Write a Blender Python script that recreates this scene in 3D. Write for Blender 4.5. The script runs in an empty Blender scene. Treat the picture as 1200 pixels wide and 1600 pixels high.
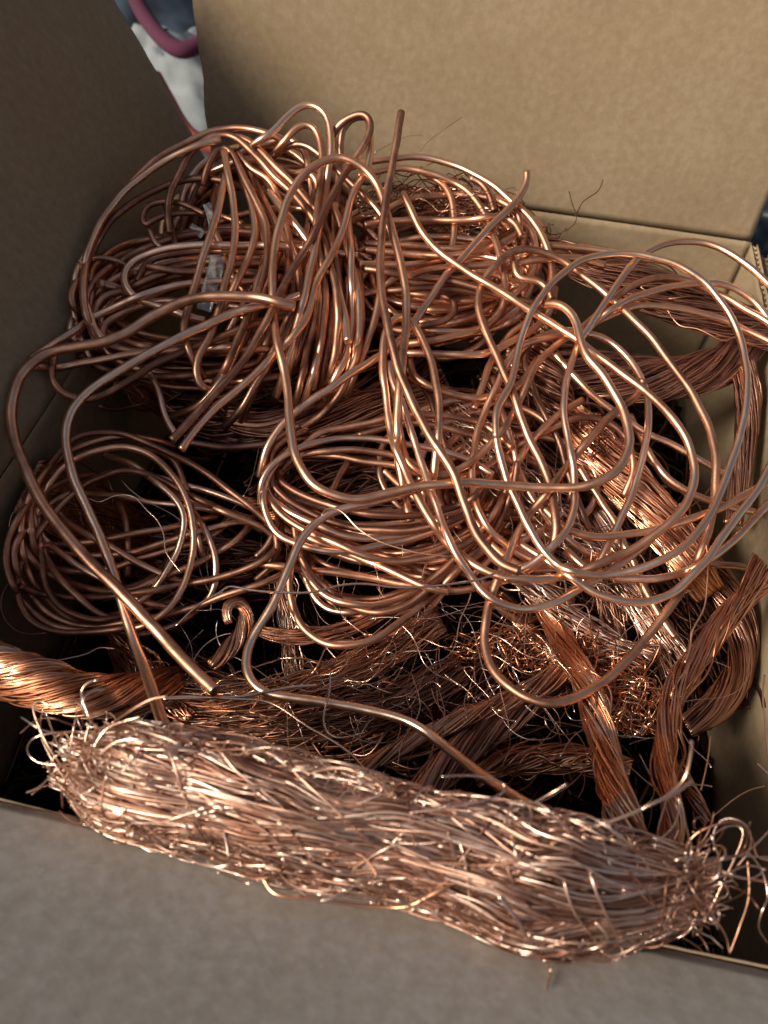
import bpy, math, random
import numpy as np
from mathutils import Matrix, Vector, kdtree

R = math.radians
rng = np.random.default_rng(7)
random.seed(7)
scene = bpy.context.scene

# ------------------------------------------------------------------ camera
PITCH, ROLL, YAW = 0.90522292, 0.0701063, -0.13700226
CH = 0.19                      # camera height above the rim of the box (z = 0)
FPX = 1209.0                   # focal length in pixels of the 1200x1600 picture
fwd = np.array([math.sin(YAW) * math.cos(PITCH), math.cos(YAW) * math.cos(PITCH), -math.sin(PITCH)])
right0 = np.array([math.cos(YAW), -math.sin(YAW), 0.0])
up0 = np.cross(right0, fwd)
right = right0 * math.cos(ROLL) + up0 * math.sin(ROLL)
up = -right0 * math.sin(ROLL) + up0 * math.cos(ROLL)
CAM = np.array([0.0, 0.0, CH])

cd = bpy.data.cameras.new("camera")
cam = bpy.data.objects.new("camera", cd)
scene.collection.objects.link(cam)
M = Matrix(((right[0], up[0], -fwd[0], CAM[0]), (right[1], up[1], -fwd[1], CAM[1]),
            (right[2], up[2], -fwd[2], CAM[2]), (0, 0, 0, 1)))
cam.matrix_world = M
cd.sensor_fit = 'VERTICAL'
cd.sensor_height = 36.0
cd.sensor_width = 27.0
cd.lens = 36.0 * FPX / 1600.0
cd.clip_start = 0.005
cd.clip_end = 50.0
cd.dof.use_dof = True
cd.dof.focus_distance = 0.255
cd.dof.aperture_fstop = 15.0
scene.camera = cam

# ------------------------------------------------------------------ light
sun_dir = Vector((-0.57, -0.42, 0.51)).normalized()     # towards the sun
elev = math.asin(sun_dir.z)
azim = math.atan2(sun_dir.x, sun_dir.y)
world = bpy.data.worlds.new("World")
scene.world = world
world.use_nodes = True
wn = world.node_tree
wn.nodes.clear()
wo = wn.nodes.new("ShaderNodeOutputWorld")
bg = wn.nodes.new("ShaderNodeBackground")
sky = wn.nodes.new("ShaderNodeTexSky")
sky.sky_type = 'NISHITA'
sky.sun_disc = False
sky.sun_elevation = elev
sky.sun_rotation = azim
sky.dust_density = 4.0
sky.air_density = 1.0
bg.inputs[1].default_value = 0.074
hs = wn.nodes.new("ShaderNodeHueSaturation")      # thin white cloud
hs.inputs['Saturation'].default_value = 0.7
wn.links.new(sky.outputs[0], hs.inputs['Color'])
wn.links.new(hs.outputs[0], bg.inputs[0])
wn.links.new(bg.outputs[0], wo.inputs[0])
sd = bpy.data.lights.new("sun", 'SUN')
sd.energy = 4.9
sd.angle = R(16.0)
sd.color = (1.0, 0.90, 0.74)
sun = bpy.data.objects.new("sun", sd)
scene.collection.objects.link(sun)
sun.rotation_euler = sun_dir.to_track_quat('Z', 'Y').to_euler()

scene.view_settings.view_transform = 'Standard'
scene.view_settings.look = 'None'
scene.view_settings.exposure = 0.2
scene.view_settings.gamma = 1.0
scene.cycles.max_bounces = 8
scene.cycles.glossy_bounces = 5
scene.cycles.diffuse_bounces = 3
scene.cycles.sample_clamp_indirect = 4.0

# ------------------------------------------------------------------ box geometry
X0, X1 = -0.14067, 0.11055
YB, YF = 0.33490, 0.04307
ZB = -0.15
FA = R(52)                     # front flap folded outward, its free edge higher than the fold
LEAN = R(26.0)                 # left flap leans outward
TH = 0.0032

# ------------------------------------------------------------------ helpers
C = scene.collection


def tag(o, label=None, cat=None, group=None, kind=None):
    if label: o['label'] = label
    if cat: o['category'] = cat
    if group: o['group'] = group
    if kind: o['kind'] = kind
    return o


def empty(name, loc, label, cat, group=None):
    o = bpy.data.objects.new(name, None)
    o.empty_display_size = 0.01
    C.objects.link(o)
    o.location = loc
    tag(o, label, cat, group)
    return o


class MB:
    """Collects tubes and plain faces, links them as one mesh object."""
    def __init__(s):
        s.v = []; s.f = []; s.n = 0; s.uv = []; s.smooth = []

    def tubes(s, P, rad, sides=8, cap=True):
        P = np.asarray(P, float)
        if P.ndim == 2: P = P[None]
        m, n, _ = P.shape
        rad = np.broadcast_to(np.asarray(rad, float), (m, n)) if np.ndim(rad) != 1 else np.broadcast_to(np.asarray(rad)[:, None], (m, n))
        T = np.gradient(P, axis=1)
        T /= np.linalg.norm(T, axis=2, keepdims=True) + 1e-12
        V = P - CAM
        V /= np.linalg.norm(V, axis=2, keepdims=True)
        S = np.cross(T, V)
        L = np.linalg.norm(S, axis=2, keepdims=True)
        S = S / (L + 1e-9)
        U = np.cross(S, T)
        a = np.arange(sides) * 2 * np.pi / sides
        ring = P[:, :, None, :] + rad[:, :, None, None] * (np.cos(a)[None, None, :, None] * S[:, :, None, :] + np.sin(a)[None, None, :, None] * U[:, :, None, :])
        base = s.n
        s.v.append(ring.reshape(-1, 3))
        s.n += m * n * sides
        idx = base + np.arange(m * n * sides).reshape(m, n, sides)
        nx = np.roll(idx, -1, axis=2)
        q = np.stack([idx[:, :-1], nx[:, :-1], nx[:, 1:], idx[:, 1:]], axis=-1).reshape(-1, 4)
        arc = np.concatenate([np.zeros((m, 1)), np.cumsum(np.linalg.norm(np.diff(P, axis=1), axis=2), axis=1)], axis=1)
        off = rng.random((m, 1)) * 3.0
        vv = (arc + off)[:, :, None] * np.ones(sides)
        uu = np.broadcast_to(np.arange(sides) / sides, (m, n, sides))
        u1 = uu[:, :-1]; u2 = uu[:, :-1] + 1.0 / sides
        v1 = vv[:, :-1]; v2 = vv[:, 1:]
        uvq = np.stack([np.stack([u1, v1], -1), np.stack([u2, v1], -1), np.stack([u2, v2], -1), np.stack([u1, v2], -1)], axis=-2).reshape(-1, 4, 2)
        s.f.append(q); s.uv.append(uvq.reshape(-1, 2)); s.smooth.append(np.ones(len(q), bool))
        if cap:
            for e, sg in ((0, -1), (n - 1, 1)):
                cidx = s.n + np.arange(m)
                s.v.append(P[:, e] + sg * T[:, e] * rad[:, e, None] * 0.12)
                s.n += m
                r_ = idx[:, e]; r2 = np.roll(r_, -1, axis=1)
                cc = np.broadcast_to(cidx[:, None], r_.shape)
                tri = np.stack([r_, r2, cc] if sg > 0 else [r2, r_, cc], -1).reshape(-1, 3)
                s.f.append(tri); s.uv.append(np.zeros((tri.size, 2))); s.smooth.append(np.zeros(len(tri), bool))

    def raw(s, verts, faces, smooth=False):
        verts = np.asarray(verts, float)
        faces = np.asarray(faces)
        s.v.append(verts); s.f.append(faces + s.n); s.n += len(verts)
        s.uv.append(np.zeros((faces.size, 2))); s.smooth.append(np.full(len(faces), smooth))

    def build(s, name, mat, parent=None, kind=None):
        me = bpy.data.meshes.new(name)
        V = np.concatenate(s.v)
        if parent is not None:
            V = V - np.array(parent.location)
        me.vertices.add(len(V)); me.vertices.foreach_set("co", V.astype(np.float32).ravel())
        loops = np.concatenate([f.ravel() for f in s.f]).astype(np.int32)
        tot = np.concatenate([np.full(len(f), f.shape[1]) for f in s.f]).astype(np.int32)
        st = np.concatenate([[0], np.cumsum(tot)[:-1]]).astype(np.int32)
        me.loops.add(len(loops)); me.loops.foreach_set("vertex_index", loops)
        me.polygons.add(len(tot)); me.polygons.foreach_set("loop_start", st)
        me.polygons.foreach_set("use_smooth", np.concatenate(s.smooth))
        uvl = me.uv_layers.new(name="UVMap")
        uvl.data.foreach_set("uv", np.concatenate(s.uv).astype(np.float32).ravel())
        me.update(calc_edges=True)
        me.validate()
        me.materials.append(mat)
        o = bpy.data.objects.new(name, me)
        C.objects.link(o)
        if parent is not None: o.parent = parent
        if kind: o['kind'] = kind
        return o


# depth (along the view axis) of the top of the pile, from a few control heights
_dy = np.array([-100, 150, 300, 450, 600, 800, 1000, 1150, 1250, 1350, 1480, 1700.])
_dz = np.array([.312, .306, .298, .283, .268, .252, .238, .219, .198, .186, .178, .172])


def base_depth(px, py):
    d = np.interp(py, _dy, _dz)
    return d + 0.00001 * np.abs(px - 600) * 0.0


def ray(px, py):
    px = np.asarray(px, float)[..., None]; py = np.asarray(py, float)[..., None]
    return fwd + right * (px - 600) / FPX - up * (py - 800) / FPX


LN = np.array([math.cos(LEAN), 0, math.sin(LEAN)])       # left flap normal, into the box


def inside(pos, m=0.0018):
    d = pos - CAM

    def sc(d, k):
        return d * k[..., None]
    # back
    k = np.where(d[..., 1] > YB - m, (YB - m) / np.maximum(d[..., 1], 1e-6), 1.0)
    d = sc(d, k)
    # left flap above the rim, left wall below it
    q = (d + CAM - np.array([X0, 0, 0])) @ LN
    q0 = (CAM - np.array([X0, 0, 0])) @ LN
    k = np.where(q < m, (q0 - m) / np.maximum(q0 - q, 1e-9), 1.0)
    d = sc(d, k)
    z = d[..., 2] + CH
    k = np.where((z < 0) & (d[..., 0] < X0 + m), np.maximum((X0 + m) / np.minimum(d[..., 0], -1e-6), CH / (CH - z + 1e-9)), 1.0)
    d = sc(d, k)
    z = d[..., 2] + CH
    k = np.where((z < 0) & (d[..., 0] > X1 - m), np.maximum((X1 - m) / np.maximum(d[..., 0], 1e-6), CH / (CH - z + 1e-9)), 1.0)
    d = sc(d, k)
    z = d[..., 2] + CH
    k = np.where((d[..., 1] < YF + m) & (z < m), (CH - m) / np.maximum(CH - z, 1e-9), 1.0)
    d = sc(d, k)
    fn = np.array([0, math.cos(FA), math.sin(FA)]); fo = CAM - np.array([0, YF, 0])
    q = (d + fo) @ fn; q0 = fo @ fn
    k = np.where((q < m) & (d[..., 1] < YF + .0005), (q0 - m) / np.maximum(q0 - q, 1e-9), 1.0)
    d = sc(d, k)
    z = d[..., 2] + CH
    k = np.where(z < ZB + m, (CH - ZB - m) / np.maximum(CH - z, 1e-9), 1.0)
    d = sc(d, k)
    return d + CAM


def place(px, py, lift_mm, dpx=None, dpy=None):
    """a point of the pile: lift_mm above (or below) the top of the pile"""
    dep = base_depth(px if dpx is None else dpx, py if dpy is None else dpy) - np.asarray(lift_mm) * 0.001
    return inside(CAM + ray(px, py) * dep[..., None])


def resample(pts, step=4.0, smooth=2.2):
    p = np.asarray(pts, float)
    q = np.vstack([2 * p[0] - p[1], p, 2 * p[-1] - p[-2]])
    out = []
    for i in range(1, len(q) - 2):
        a, b, c, d = q[i - 1:i + 3]
        t = np.linspace(0, 1, 16, endpoint=False)[:, None]
        # centripetal-like: plain Catmull-Rom is close enough for even spacing
        out.append(0.5 * ((2 * b) + (-a + c) * t + (2 * a - 5 * b + 4 * c - d) * t ** 2 + (-a + 3 * b - 3 * c + d) * t ** 3))
    out.append(p[-1:])
    o = np.concatenate(out)
    s = np.concatenate([[0], np.cumsum(np.linalg.norm(np.diff(o[:, :2], axis=0), axis=1))])
    n = max(6, int(s[-1] / step) + 1)
    u = np.linspace(0, s[-1], n)
    o = np.stack([np.interp(u, s, o[:, k]) for k in range(o.shape[1])], 1)
    return gsmooth(o, smooth)


def gsmooth(o, sig, fix=True):
    if sig <= 0 or len(o) < 5: return o
    k = int(3 * sig) + 1
    w = np.exp(-0.5 * (np.arange(-k, k + 1) / sig) ** 2); w /= w.sum()
    one = o.ndim == 1
    if one: o = o[:, None]
    if fix:
        pad = np.vstack([2 * o[0] - o[1:k + 1][::-1] if len(o) > k else np.repeat(o[:1], k, 0),
                         o, 2 * o[-1] - o[-k - 1:-1][::-1] if len(o) > k else np.repeat(o[-1:], k, 0)])
    else:
        pad = np.vstack([np.repeat(o[:1], k, 0), o, np.repeat(o[-1:], k, 0)])
    r = np.stack([np.convolve(pad[:, j], w, 'valid') for j in range(o.shape[1])], 1)
    return r[:, 0] if one else r


# ------------------------------------------------------------------ materials
def nodes(name):
    m = bpy.data.materials.new(name); m.use_nodes = True
    nt = m.node_tree
    b = nt.nodes["Principled BSDF"]
    return m, nt, b


def N(nt, t, **kw):
    n = nt.nodes.new(t)
    for k, v in kw.items(): setattr(n, k, v)
    return n


def ramp(nt, fac, stops):
    r = N(nt, "ShaderNodeValToRGB")
    e = r.color_ramp.elements
    while len(e) < len(stops): e.new(0.5)
    for i, (p, c) in enumerate(stops):
        e[i].position = p; e[i].color = (*c, 1) if len(c) == 3 else c
    nt.links.new(fac, r.inputs[0])
    return r.outputs[0]


def copper(name, c_dark, c_mid, c_light, rough=(0.22, 0.42), bump=0.25, island=False, rnd=0.35, wob=0.0):
    m, nt, b = nodes(name)
    L = nt.links.new
    uv = N(nt, "ShaderNodeUVMap"); uv.uv_map = "UVMap"
    mp = N(nt, "ShaderNodeMapping"); mp.inputs['Scale'].default_value = (7.0, 60.0, 1.0)
    L(uv.outputs[0], mp.inputs[0])
    streak = N(nt, "ShaderNodeTexNoise"); streak.inputs['Scale'].default_value = 1.0; streak.inputs['Detail'].default_value = 4
    L(mp.outputs[0], streak.inputs[0])
    geo = N(nt, "ShaderNodeNewGeometry")
    tc = N(nt, "ShaderNodeTexCoord")
    big = N(nt, "ShaderNodeTexNoise"); big.inputs['Scale'].default_value = 38.0; big.inputs['Detail'].default_value = 5
    big.inputs['Roughness'].default_value = 0.65
    L(geo.outputs['Position'], big.inputs[0])
    fine = N(nt, "ShaderNodeTexNoise"); fine.inputs['Scale'].default_value = 900.0; fine.inputs['Detail'].default_value = 3
    L(geo.outputs['Position'], fine.inputs[0])
    if island:
        rn = geo.outputs['Random Per Island']
    else:
        oi = N(nt, "ShaderNodeObjectInfo"); rn = oi.outputs['Random']
    mix = N(nt, "ShaderNodeMath", operation='MULTIPLY_ADD')
    L(rn, mix.inputs[0]); mix.inputs[1].default_value = rnd; L(big.outputs[0], mix.inputs[2])
    sub = N(nt, "ShaderNodeMath", operation='SUBTRACT'); L(mix.outputs[0], sub.inputs[0]); sub.inputs[1].default_value = rnd / 2
    ad = N(nt, "ShaderNodeMath", operation='MULTIPLY_ADD'); L(streak.outputs[0], ad.inputs[0]); ad.inputs[1].default_value = 0.3; L(sub.outputs[0], ad.inputs[2])
    ad2 = N(nt, "ShaderNodeMath", operation='SUBTRACT'); L(ad.outputs[0], ad2.inputs[0]); ad2.inputs[1].default_value = 0.15
    col = ramp(nt, ad2.outputs[0], [(0.28, c_dark), (0.5, c_mid), (0.74, c_light)])
    L(col, b.inputs['Base Color'])
    b.inputs['Metallic'].default_value = 1.0
    mr = N(nt, "ShaderNodeMapRange"); mr.inputs[1].default_value = 0.3; mr.inputs[2].default_value = 0.7
    mr.inputs[3].default_value = rough[1]; mr.inputs[4].default_value = rough[0]
    L(ad2.outputs[0], mr.inputs[0]); L(mr.outputs[0], b.inputs['Roughness'])
    bp = N(nt, "ShaderNodeBump"); bp.inputs['Strength'].default_value = bump; bp.inputs['Distance'].default_value = 0.00025
    fm = N(nt, "ShaderNodeMath", operation='MULTIPLY_ADD'); L(fine.outputs[0], fm.inputs[0]); fm.inputs[1].default_value = 0.5; L(streak.outputs[0], fm.inputs[2])
    L(fm.outputs[0], bp.inputs['Height']); L(bp.outputs[0], b.inputs['Normal'])
    return m


M_wire = copper("solid_copper", (0.26, 0.125, 0.085), (0.74, 0.395, 0.245), (0.95, 0.64, 0.46), rough=(0.30, 0.48), rnd=0.5)
M_dark = copper("tarnished_copper", (0.16, 0.085, 0.062), (0.33, 0.19, 0.135), (0.6, 0.36, 0.24), rough=(0.28, 0.5), bump=0.4)
M_strand = copper("fine_copper", (0.30, 0.155, 0.11), (0.66, 0.41, 0.30), (0.92, 0.72, 0.60), rough=(0.34, 0.5), bump=0.1, island=True, rnd=0.9)
M_red = copper("red_copper", (0.34, 0.13, 0.07), (0.76, 0.36, 0.20), (0.94, 0.62, 0.42), rough=(0.22, 0.42), bump=0.1, island=True, rnd=0.6)
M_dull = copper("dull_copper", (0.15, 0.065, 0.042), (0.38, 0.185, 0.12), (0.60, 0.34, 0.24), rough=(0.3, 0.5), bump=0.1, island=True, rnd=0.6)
M_deep = copper("shade_dark_copper", (0.03, 0.018, 0.013), (0.07, 0.04, 0.028), (0.13, 0.07, 0.045), rough=(0.35, 0.6), bump=0.1, island=True, rnd=0.6)  # near-black base colours carry the shade of the box depths
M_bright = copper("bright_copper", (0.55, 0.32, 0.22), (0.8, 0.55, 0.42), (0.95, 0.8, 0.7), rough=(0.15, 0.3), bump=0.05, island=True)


def cardboard(name, tint=(1, 1, 1), flute_y=True):
    m, nt, b = nodes(name)
    L = nt.links.new
    geo = N(nt, "ShaderNodeNewGeometry")
    n1 = N(nt, "ShaderNodeTexNoise"); n1.inputs['Scale'].default_value = 330; n1.inputs['Detail'].default_value = 8; n1.inputs['Roughness'].default_value = 0.62
    L(geo.outputs['Position'], n1.inputs[0])
    n2 = N(nt, "ShaderNodeTexNoise"); n2.inputs['Scale'].default_value = 22; n2.inputs['Detail'].default_value = 4
    L(geo.outputs['Position'], n2.inputs[0])
    mp = N(nt, "ShaderNodeMapping"); mp.inputs['Scale'].default_value = (420, 420, 70)
    L(geo.outputs['Position'], mp.inputs[0])
    n3 = N(nt, "ShaderNodeTexNoise"); n3.inputs['Scale'].default_value = 1.0; n3.inputs['Detail'].default_value = 3
    L(mp.outputs[0], n3.inputs[0])
    a = N(nt, "ShaderNodeMath", operation='MULTIPLY_ADD'); L(n2.outputs[0], a.inputs[0]); a.inputs[1].default_value = 0.5; L(n1.outputs[0], a.inputs[2])
    a2 = N(nt, "ShaderNodeMath", operation='MULTIPLY_ADD'); L(n3.outputs[0], a2.inputs[0]); a2.inputs[1].default_value = 0.2; L(a.outputs[0], a2.inputs[2])
    t = np.array(tint)
    col = ramp(nt, a2.outputs[0], [(0.62, tuple(np.array((0.230, 0.163, 0.096)) * t)), (0.84, tuple(np.array((0.258, 0.188, 0.114)) * t)), (1.0, tuple(np.array((0.286, 0.214, 0.136)) * t))])
    L(col, b.inputs['Base Color'])
    b.inputs['Roughness'].default_value = 0.75
    b.inputs['Specular IOR Level'].default_value = 0.35
    bp = N(nt, "ShaderNodeBump"); bp.inputs['Strength'].default_value = 0.28; bp.inputs['Distance'].default_value = 0.0003
    # the flutes of the middle layer telegraph faintly through the liner
    sx = N(nt, "ShaderNodeSeparateXYZ"); L(geo.outputs['Position'], sx.inputs[0])
    sm = N(nt, "ShaderNodeMath", operation='ADD'); L(sx.outputs[0], sm.inputs[0]); sm.inputs[1].default_value = 0.0
    if flute_y: L(sx.outputs[1], sm.inputs[1])
    ml = N(nt, "ShaderNodeMath", operation='MULTIPLY'); L(sm.outputs[0], ml.inputs[0]); ml.inputs[1].default_value = 2 * math.pi / 0.0074
    sn = N(nt, "ShaderNodeMath", operation='SINE'); L(ml.outputs[0], sn.inputs[0])
    hh = N(nt, "ShaderNodeMath", operation='MULTIPLY_ADD'); L(sn.outputs[0], hh.inputs[0]); hh.inputs[1].default_value = 0.13; L(a2.outputs[0], hh.inputs[2])
    L(hh.outputs[0], bp.inputs['Height']); L(bp.outputs[0], b.inputs['Normal'])
    return m


M_card = cardboard("brown_cardboard")
M_card_skylit = cardboard("skylit_grey_cardboard", (1.30, 1.62, 2.35), flute_y=False)  # same card for the front flap, cool sky light put into its greyer tint
M_edge = cardboard("cardboard_edge", (1.5, 1.5, 1.4))


def plain(name, col, rough=0.6, metal=0.0, spec=0.5, noise=0.15, scale=40, trans=0.0):
    m, nt, b = nodes(name)
    geo = N(nt, "ShaderNodeNewGeometry")
    n1 = N(nt, "ShaderNodeTexNoise"); n1.inputs['Scale'].default_value = scale; n1.inputs['Detail'].default_value = 5
    nt.links.new(geo.outputs['Position'], n1.inputs[0])
    c = np.array(col)
    cc = ramp(nt, n1.outputs[0], [(0.3, tuple(c * (1 - noise))), (0.7, tuple(np.minimum(c * (1 + noise), 1)))])
    nt.links.new(cc, b.inputs['Base Color'])
    b.inputs['Roughness'].default_value = rough; b.inputs['Metallic'].default_value = metal
    b.inputs['Specular IOR Level'].default_value = spec
    b.inputs['Transmission Weight'].default_value = trans
    return m


M_white = plain("white_plastic", (0.17, 0.19, 0.205), 0.7)
M_navy = plain("navy_plastic", (0.022, 0.035, 0.055), 0.35, noise=0.6)
M_magenta = plain("magenta_cord", (0.06, 0.008, 0.03), 0.9)
M_redp = plain("red_plastic", (0.20, 0.035, 0.025), 0.6)
M_yellow = plain("yellow_card", (0.55, 0.38, 0.12), 0.6)
M_ground = plain("grey_concrete", (0.16, 0.155, 0.15), 0.85, noise=0.3, scale=60)
M_tape = plain("clear_plastic", (0.85, 0.9, 0.95), 0.12, trans=0.75)
# ------------------------------------------------------------------ setting: ground
mb = MB()
mb.raw([(-6, -6, ZB - 0.006), (6, -6, ZB - 0.006), (6, 8, ZB - 0.006), (-6, 8, ZB - 0.006)], [(0, 1, 2, 3)])
g = mb.build("ground", M_ground); tag(g, kind='structure')

# ------------------------------------------------------------------ box
box = empty("cardboard_box", ((X0 + X1) / 2, (YB + YF) / 2, ZB), "open brown corrugated cardboard box filled with scrap copper wire", "box")


def panel(name, O, A, B, Nn, la, lb, rough_sides=(1, 1, 1, 1), bow=0.0, seed=0, cup=0.0, mat=None):
    """corrugated sheet: O corner, A/B unit edge directions, Nn outward normal (thickness runs along Nn from the inner face)"""
    O, A, B, Nn = [np.array(v, float) for v in (O, A, B, Nn)]
    r = np.random.default_rng(seed)
    na, nb = max(2, int(la / 0.003)), max(2, int(lb / 0.003))
    u = np.linspace(0, 1, na + 1); v = np.linspace(0, 1, nb + 1)

    def jag(n):
        j = np.convolve(r.normal(0, 1, n + 8), np.ones(3) / 3, 'same')[4:-4][:n]
        return j * 0.00035
    ja0, ja1 = jag(nb + 1), jag(nb + 1)
    jb0, jb1 = jag(na + 1), jag(na + 1)
    UU, VV = np.meshgrid(u, v, indexing='ij')
    ea = UU * la; eb = VV * lb
    ea = ea + (UU == 0) * ja0[None, :] * rough_sides[0] + (UU == 1) * ja1[None, :] * rough_sides[1]
    eb = eb + (VV == 0) * jb0[:, None] * rough_sides[2] + (VV == 1) * jb1[:, None] * rough_sides[3]
    # gentle unevenness of the sheet
    ph = r.random(6) * 6.28
    wav = (np.sin(UU * 5 + ph[0]) * np.sin(VV * 4 + ph[1]) + 0.5 * np.sin(UU * 13 + VV * 7 + ph[2])) * 0.0006
    wav = wav + bow * np.sin(np.pi * UU) * VV ** 2 + cup * VV ** 2
    flute = np.sin(ea / 0.0037 * np.pi) * 0.00004
    wav = wav * np.minimum(1, VV * 6)
    res = []
    for (d0, th) in ((0.0, 0.0005), (TH - 0.0005, 0.0005)):
        f1 = O + ea[..., None] * A + eb[..., None] * B + (d0 + wav + (flute if d0 == 0 else 0))[..., None] * Nn
        f2 = f1 + th * Nn
        res.append((f1, f2))
    m1 = MB()
    idx = np.arange((na + 1) * (nb + 1)).reshape(na + 1, nb + 1)
    for f1, f2 in res:
        V = np.concatenate([f1.reshape(-1, 3), f2.reshape(-1, 3)]); K = idx.size
        q = np.stack([idx[:-1, :-1], idx[1:, :-1], idx[1:, 1:], idx[:-1, 1:]], -1).reshape(-1, 4)
        rim = np.concatenate([idx[:, 0], idx[-1, 1:], idx[-2::-1, -1], idx[0, -2:0:-1]])
        rn = np.roll(rim, -1)
        side = np.stack([rim, rn, rn + K, rim + K], -1)
        m1.raw(V, np.concatenate([q[:, ::-1], q + K, side]), True)
    o = m1.build(name, mat or M_card, box)
    # the fluted middle layer, seen at the cut edges
    m2 = MB()
    nf = max(8, int(la / 0.0009))
    uu = np.linspace(0.0006, la - 0.0006, nf)
    z = TH / 2 + np.cos(uu / 0.0037 * 2 * np.pi) * (TH / 2 - 0.0006)
    w0 = np.interp(uu / la, u, wav[:, 0]); w1 = np.interp(uu / la, u, wav[:, -1])
    vs = np.linspace(0, 1, 9)
    rows = []
    for t in vs:
        j = int(round(t * nb)); wj = np.interp(uu / la, u, wav[:, j])
        rows.append(O + uu[:, None] * A + (0.0006 + (lb - 0.0012) * t) * B + (z + wj)[:, None] * Nn)
    G = np.stack(rows, 1)
    ii = np.arange(nf * 9).reshape(nf, 9)
    m2.raw(G.reshape(-1, 3), np.stack([ii[:-1, :-1], ii[1:, :-1], ii[1:, 1:], ii[:-1, 1:]], -1).reshape(-1, 4), True)
    f = m2.build("fluting", M_edge, box)
    f.parent = o
    f.location = (0, 0, 0)
    return o


W, D = X1 - X0, YB - YF
g2 = 0.0003
panel("back_wall", (X0, YB, ZB), (1, 0, 0), (0, 0, 1), (0, 1, 0), W, -ZB - g2, (0, 0, 0, 0), seed=1)
panel("left_wall", (X0, YF, ZB), (0, 1, 0), (0, 0, 1), (-1, 0, 0), D, -ZB - g2, (0, 0, 0, 0), seed=2)
panel("right_wall", (X1, YF, ZB), (0, 1, 0), (0, 0, 1), (1, 0, 0), D, -ZB - 0.0005, (0, 0, 0, 1), seed=3)
panel("front_wall", (X0, YF, ZB), (1, 0, 0), (0, 0, 1), (0, -1, 0), W, -ZB - g2, (0, 0, 0, 0), seed=4)
panel("box_bottom", (X0, YF, ZB - 0.0002), (1, 0, 0), (0, 1, 0), (0, 0, -1), W, D, (0, 0, 0, 0), seed=5)
FL = 0.145
ba = R(4.0)
panel("back_flap", (X0 + 0.0002, YB + 0.0005, g2 * 0.5), (1, 0, 0), (0, math.sin(ba), math.cos(ba)), (0, math.cos(ba), -math.sin(ba)), W - 0.001, FL, (1.6, 1.3, 0, 1), bow=0.003, seed=6)
panel("left_flap", (X0 - 0.0003, YF + 0.003, g2 * 0.5), (0, 1, 0), (-math.sin(LEAN), 0, math.cos(LEAN)), (-math.cos(LEAN), 0, -math.sin(LEAN)), D - 0.004, FL, (1, 1.6, 0, 1), bow=0.002, seed=7)
fa = FA      # front flap folded outward, a little below level
panel("front_flap", (X0 + 0.002, YF - 0.001, g2 * 0.5), (1, 0, 0), (0, -math.sin(fa), math.cos(fa)), (0, -math.cos(fa), -math.sin(fa)), W - 0.004, FL, (1, 1, 0, 1), bow=-0.002, seed=8, mat=M_card_skylit)
ra = R(160)     # right flap folded down outside
panel("right_flap", (X1 + 2 * TH + 0.002, YF + 0.003, -0.003), (0, 1, 0), (math.sin(ra), 0, math.cos(ra)), (math.cos(ra), 0, -math.sin(ra)), D - 0.006, FL * 0.98, (1, 1, 0, 1), seed=9)

# ------------------------------------------------------------------ the solid wires
# every wire: (key of its thing, lift in mm, radius in mm, traced course)
WIRES = []


def w(thing, lift, r, pts, mat=None, var=1.0, dive=(0, 0)):
    p = resample([(a[0], a[1], (a[2] if len(a) > 2 else 0.0)) for a in pts])
    n = len(p)
    if n > 12:   # wires never lie in one sheet: a slow rise and fall along the course
        ph = rng.random(3) * 6.28
        t = np.arange(n) * 4.0 / 1209
        p[:, 2] += var * (1.6 * np.sin(t * 14 + ph[0]) + 1.0 * np.sin(t * 31 + ph[1]))
        q = np.arange(n) * 4.0
        p[:, 0] += .32 * var * (np.sin(q / 9.0 + ph[2] * 2) + .8 * np.sin(q / 21.0 + ph[1] * 3)) * np.clip(q / 20, 0, 1)
        p[:, 1] += .32 * var * (np.sin(q / 11.0 + ph[0] * 2) + .8 * np.sin(q / 17.0 + ph[2] * 3)) * np.clip(q / 20, 0, 1)
        if dive[0]: p[:, 2] -= dive[0] * np.exp(-q / 40.0)
        if dive[1]: p[:, 2] -= dive[1] * np.exp(-q[::-1] / 40.0)
    p[:, 2] += lift
    WIRES.append(dict(thing=thing, p=p, r=r * 0.001, mat=mat))
    return p


def blend(a, b, t, jit=4.0):
    """a further wire of the coil whose course runs between two others"""
    n = max(len(a), len(b))
    ia = np.linspace(0, len(a) - 1, n); ib = np.linspace(0, len(b) - 1, n)
    A = np.stack([np.interp(ia, np.arange(len(a)), a[:, k]) for k in range(3)], 1)
    B = np.stack([np.interp(ib, np.arange(len(b)), b[:, k]) for k in range(3)], 1)
    P = A * (1 - t) + B * t
    s = np.linspace(0, 1, n)
    ph = rng.random(4) * 6.28
    P[:, 0] += jit * (np.sin(s * 5 + ph[0]) + .6 * np.sin(s * 11 + ph[1]))
    P[:, 1] += jit * (np.sin(s * 6 + ph[2]) + .6 * np.sin(s * 10 + ph[3]))
    return P


def wp(thing, lift, r, P, mat=None):
    P = P.copy(); P[:, 2] += lift
    q = np.arange(len(P)) * 4.0
    P[:, 2] -= 14 * (np.exp(-q / 35.0) + np.exp(-q[::-1] / 35.0))
    WIRES.append(dict(thing=thing, p=P, r=r * 0.001, mat=mat))
    return P


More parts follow.
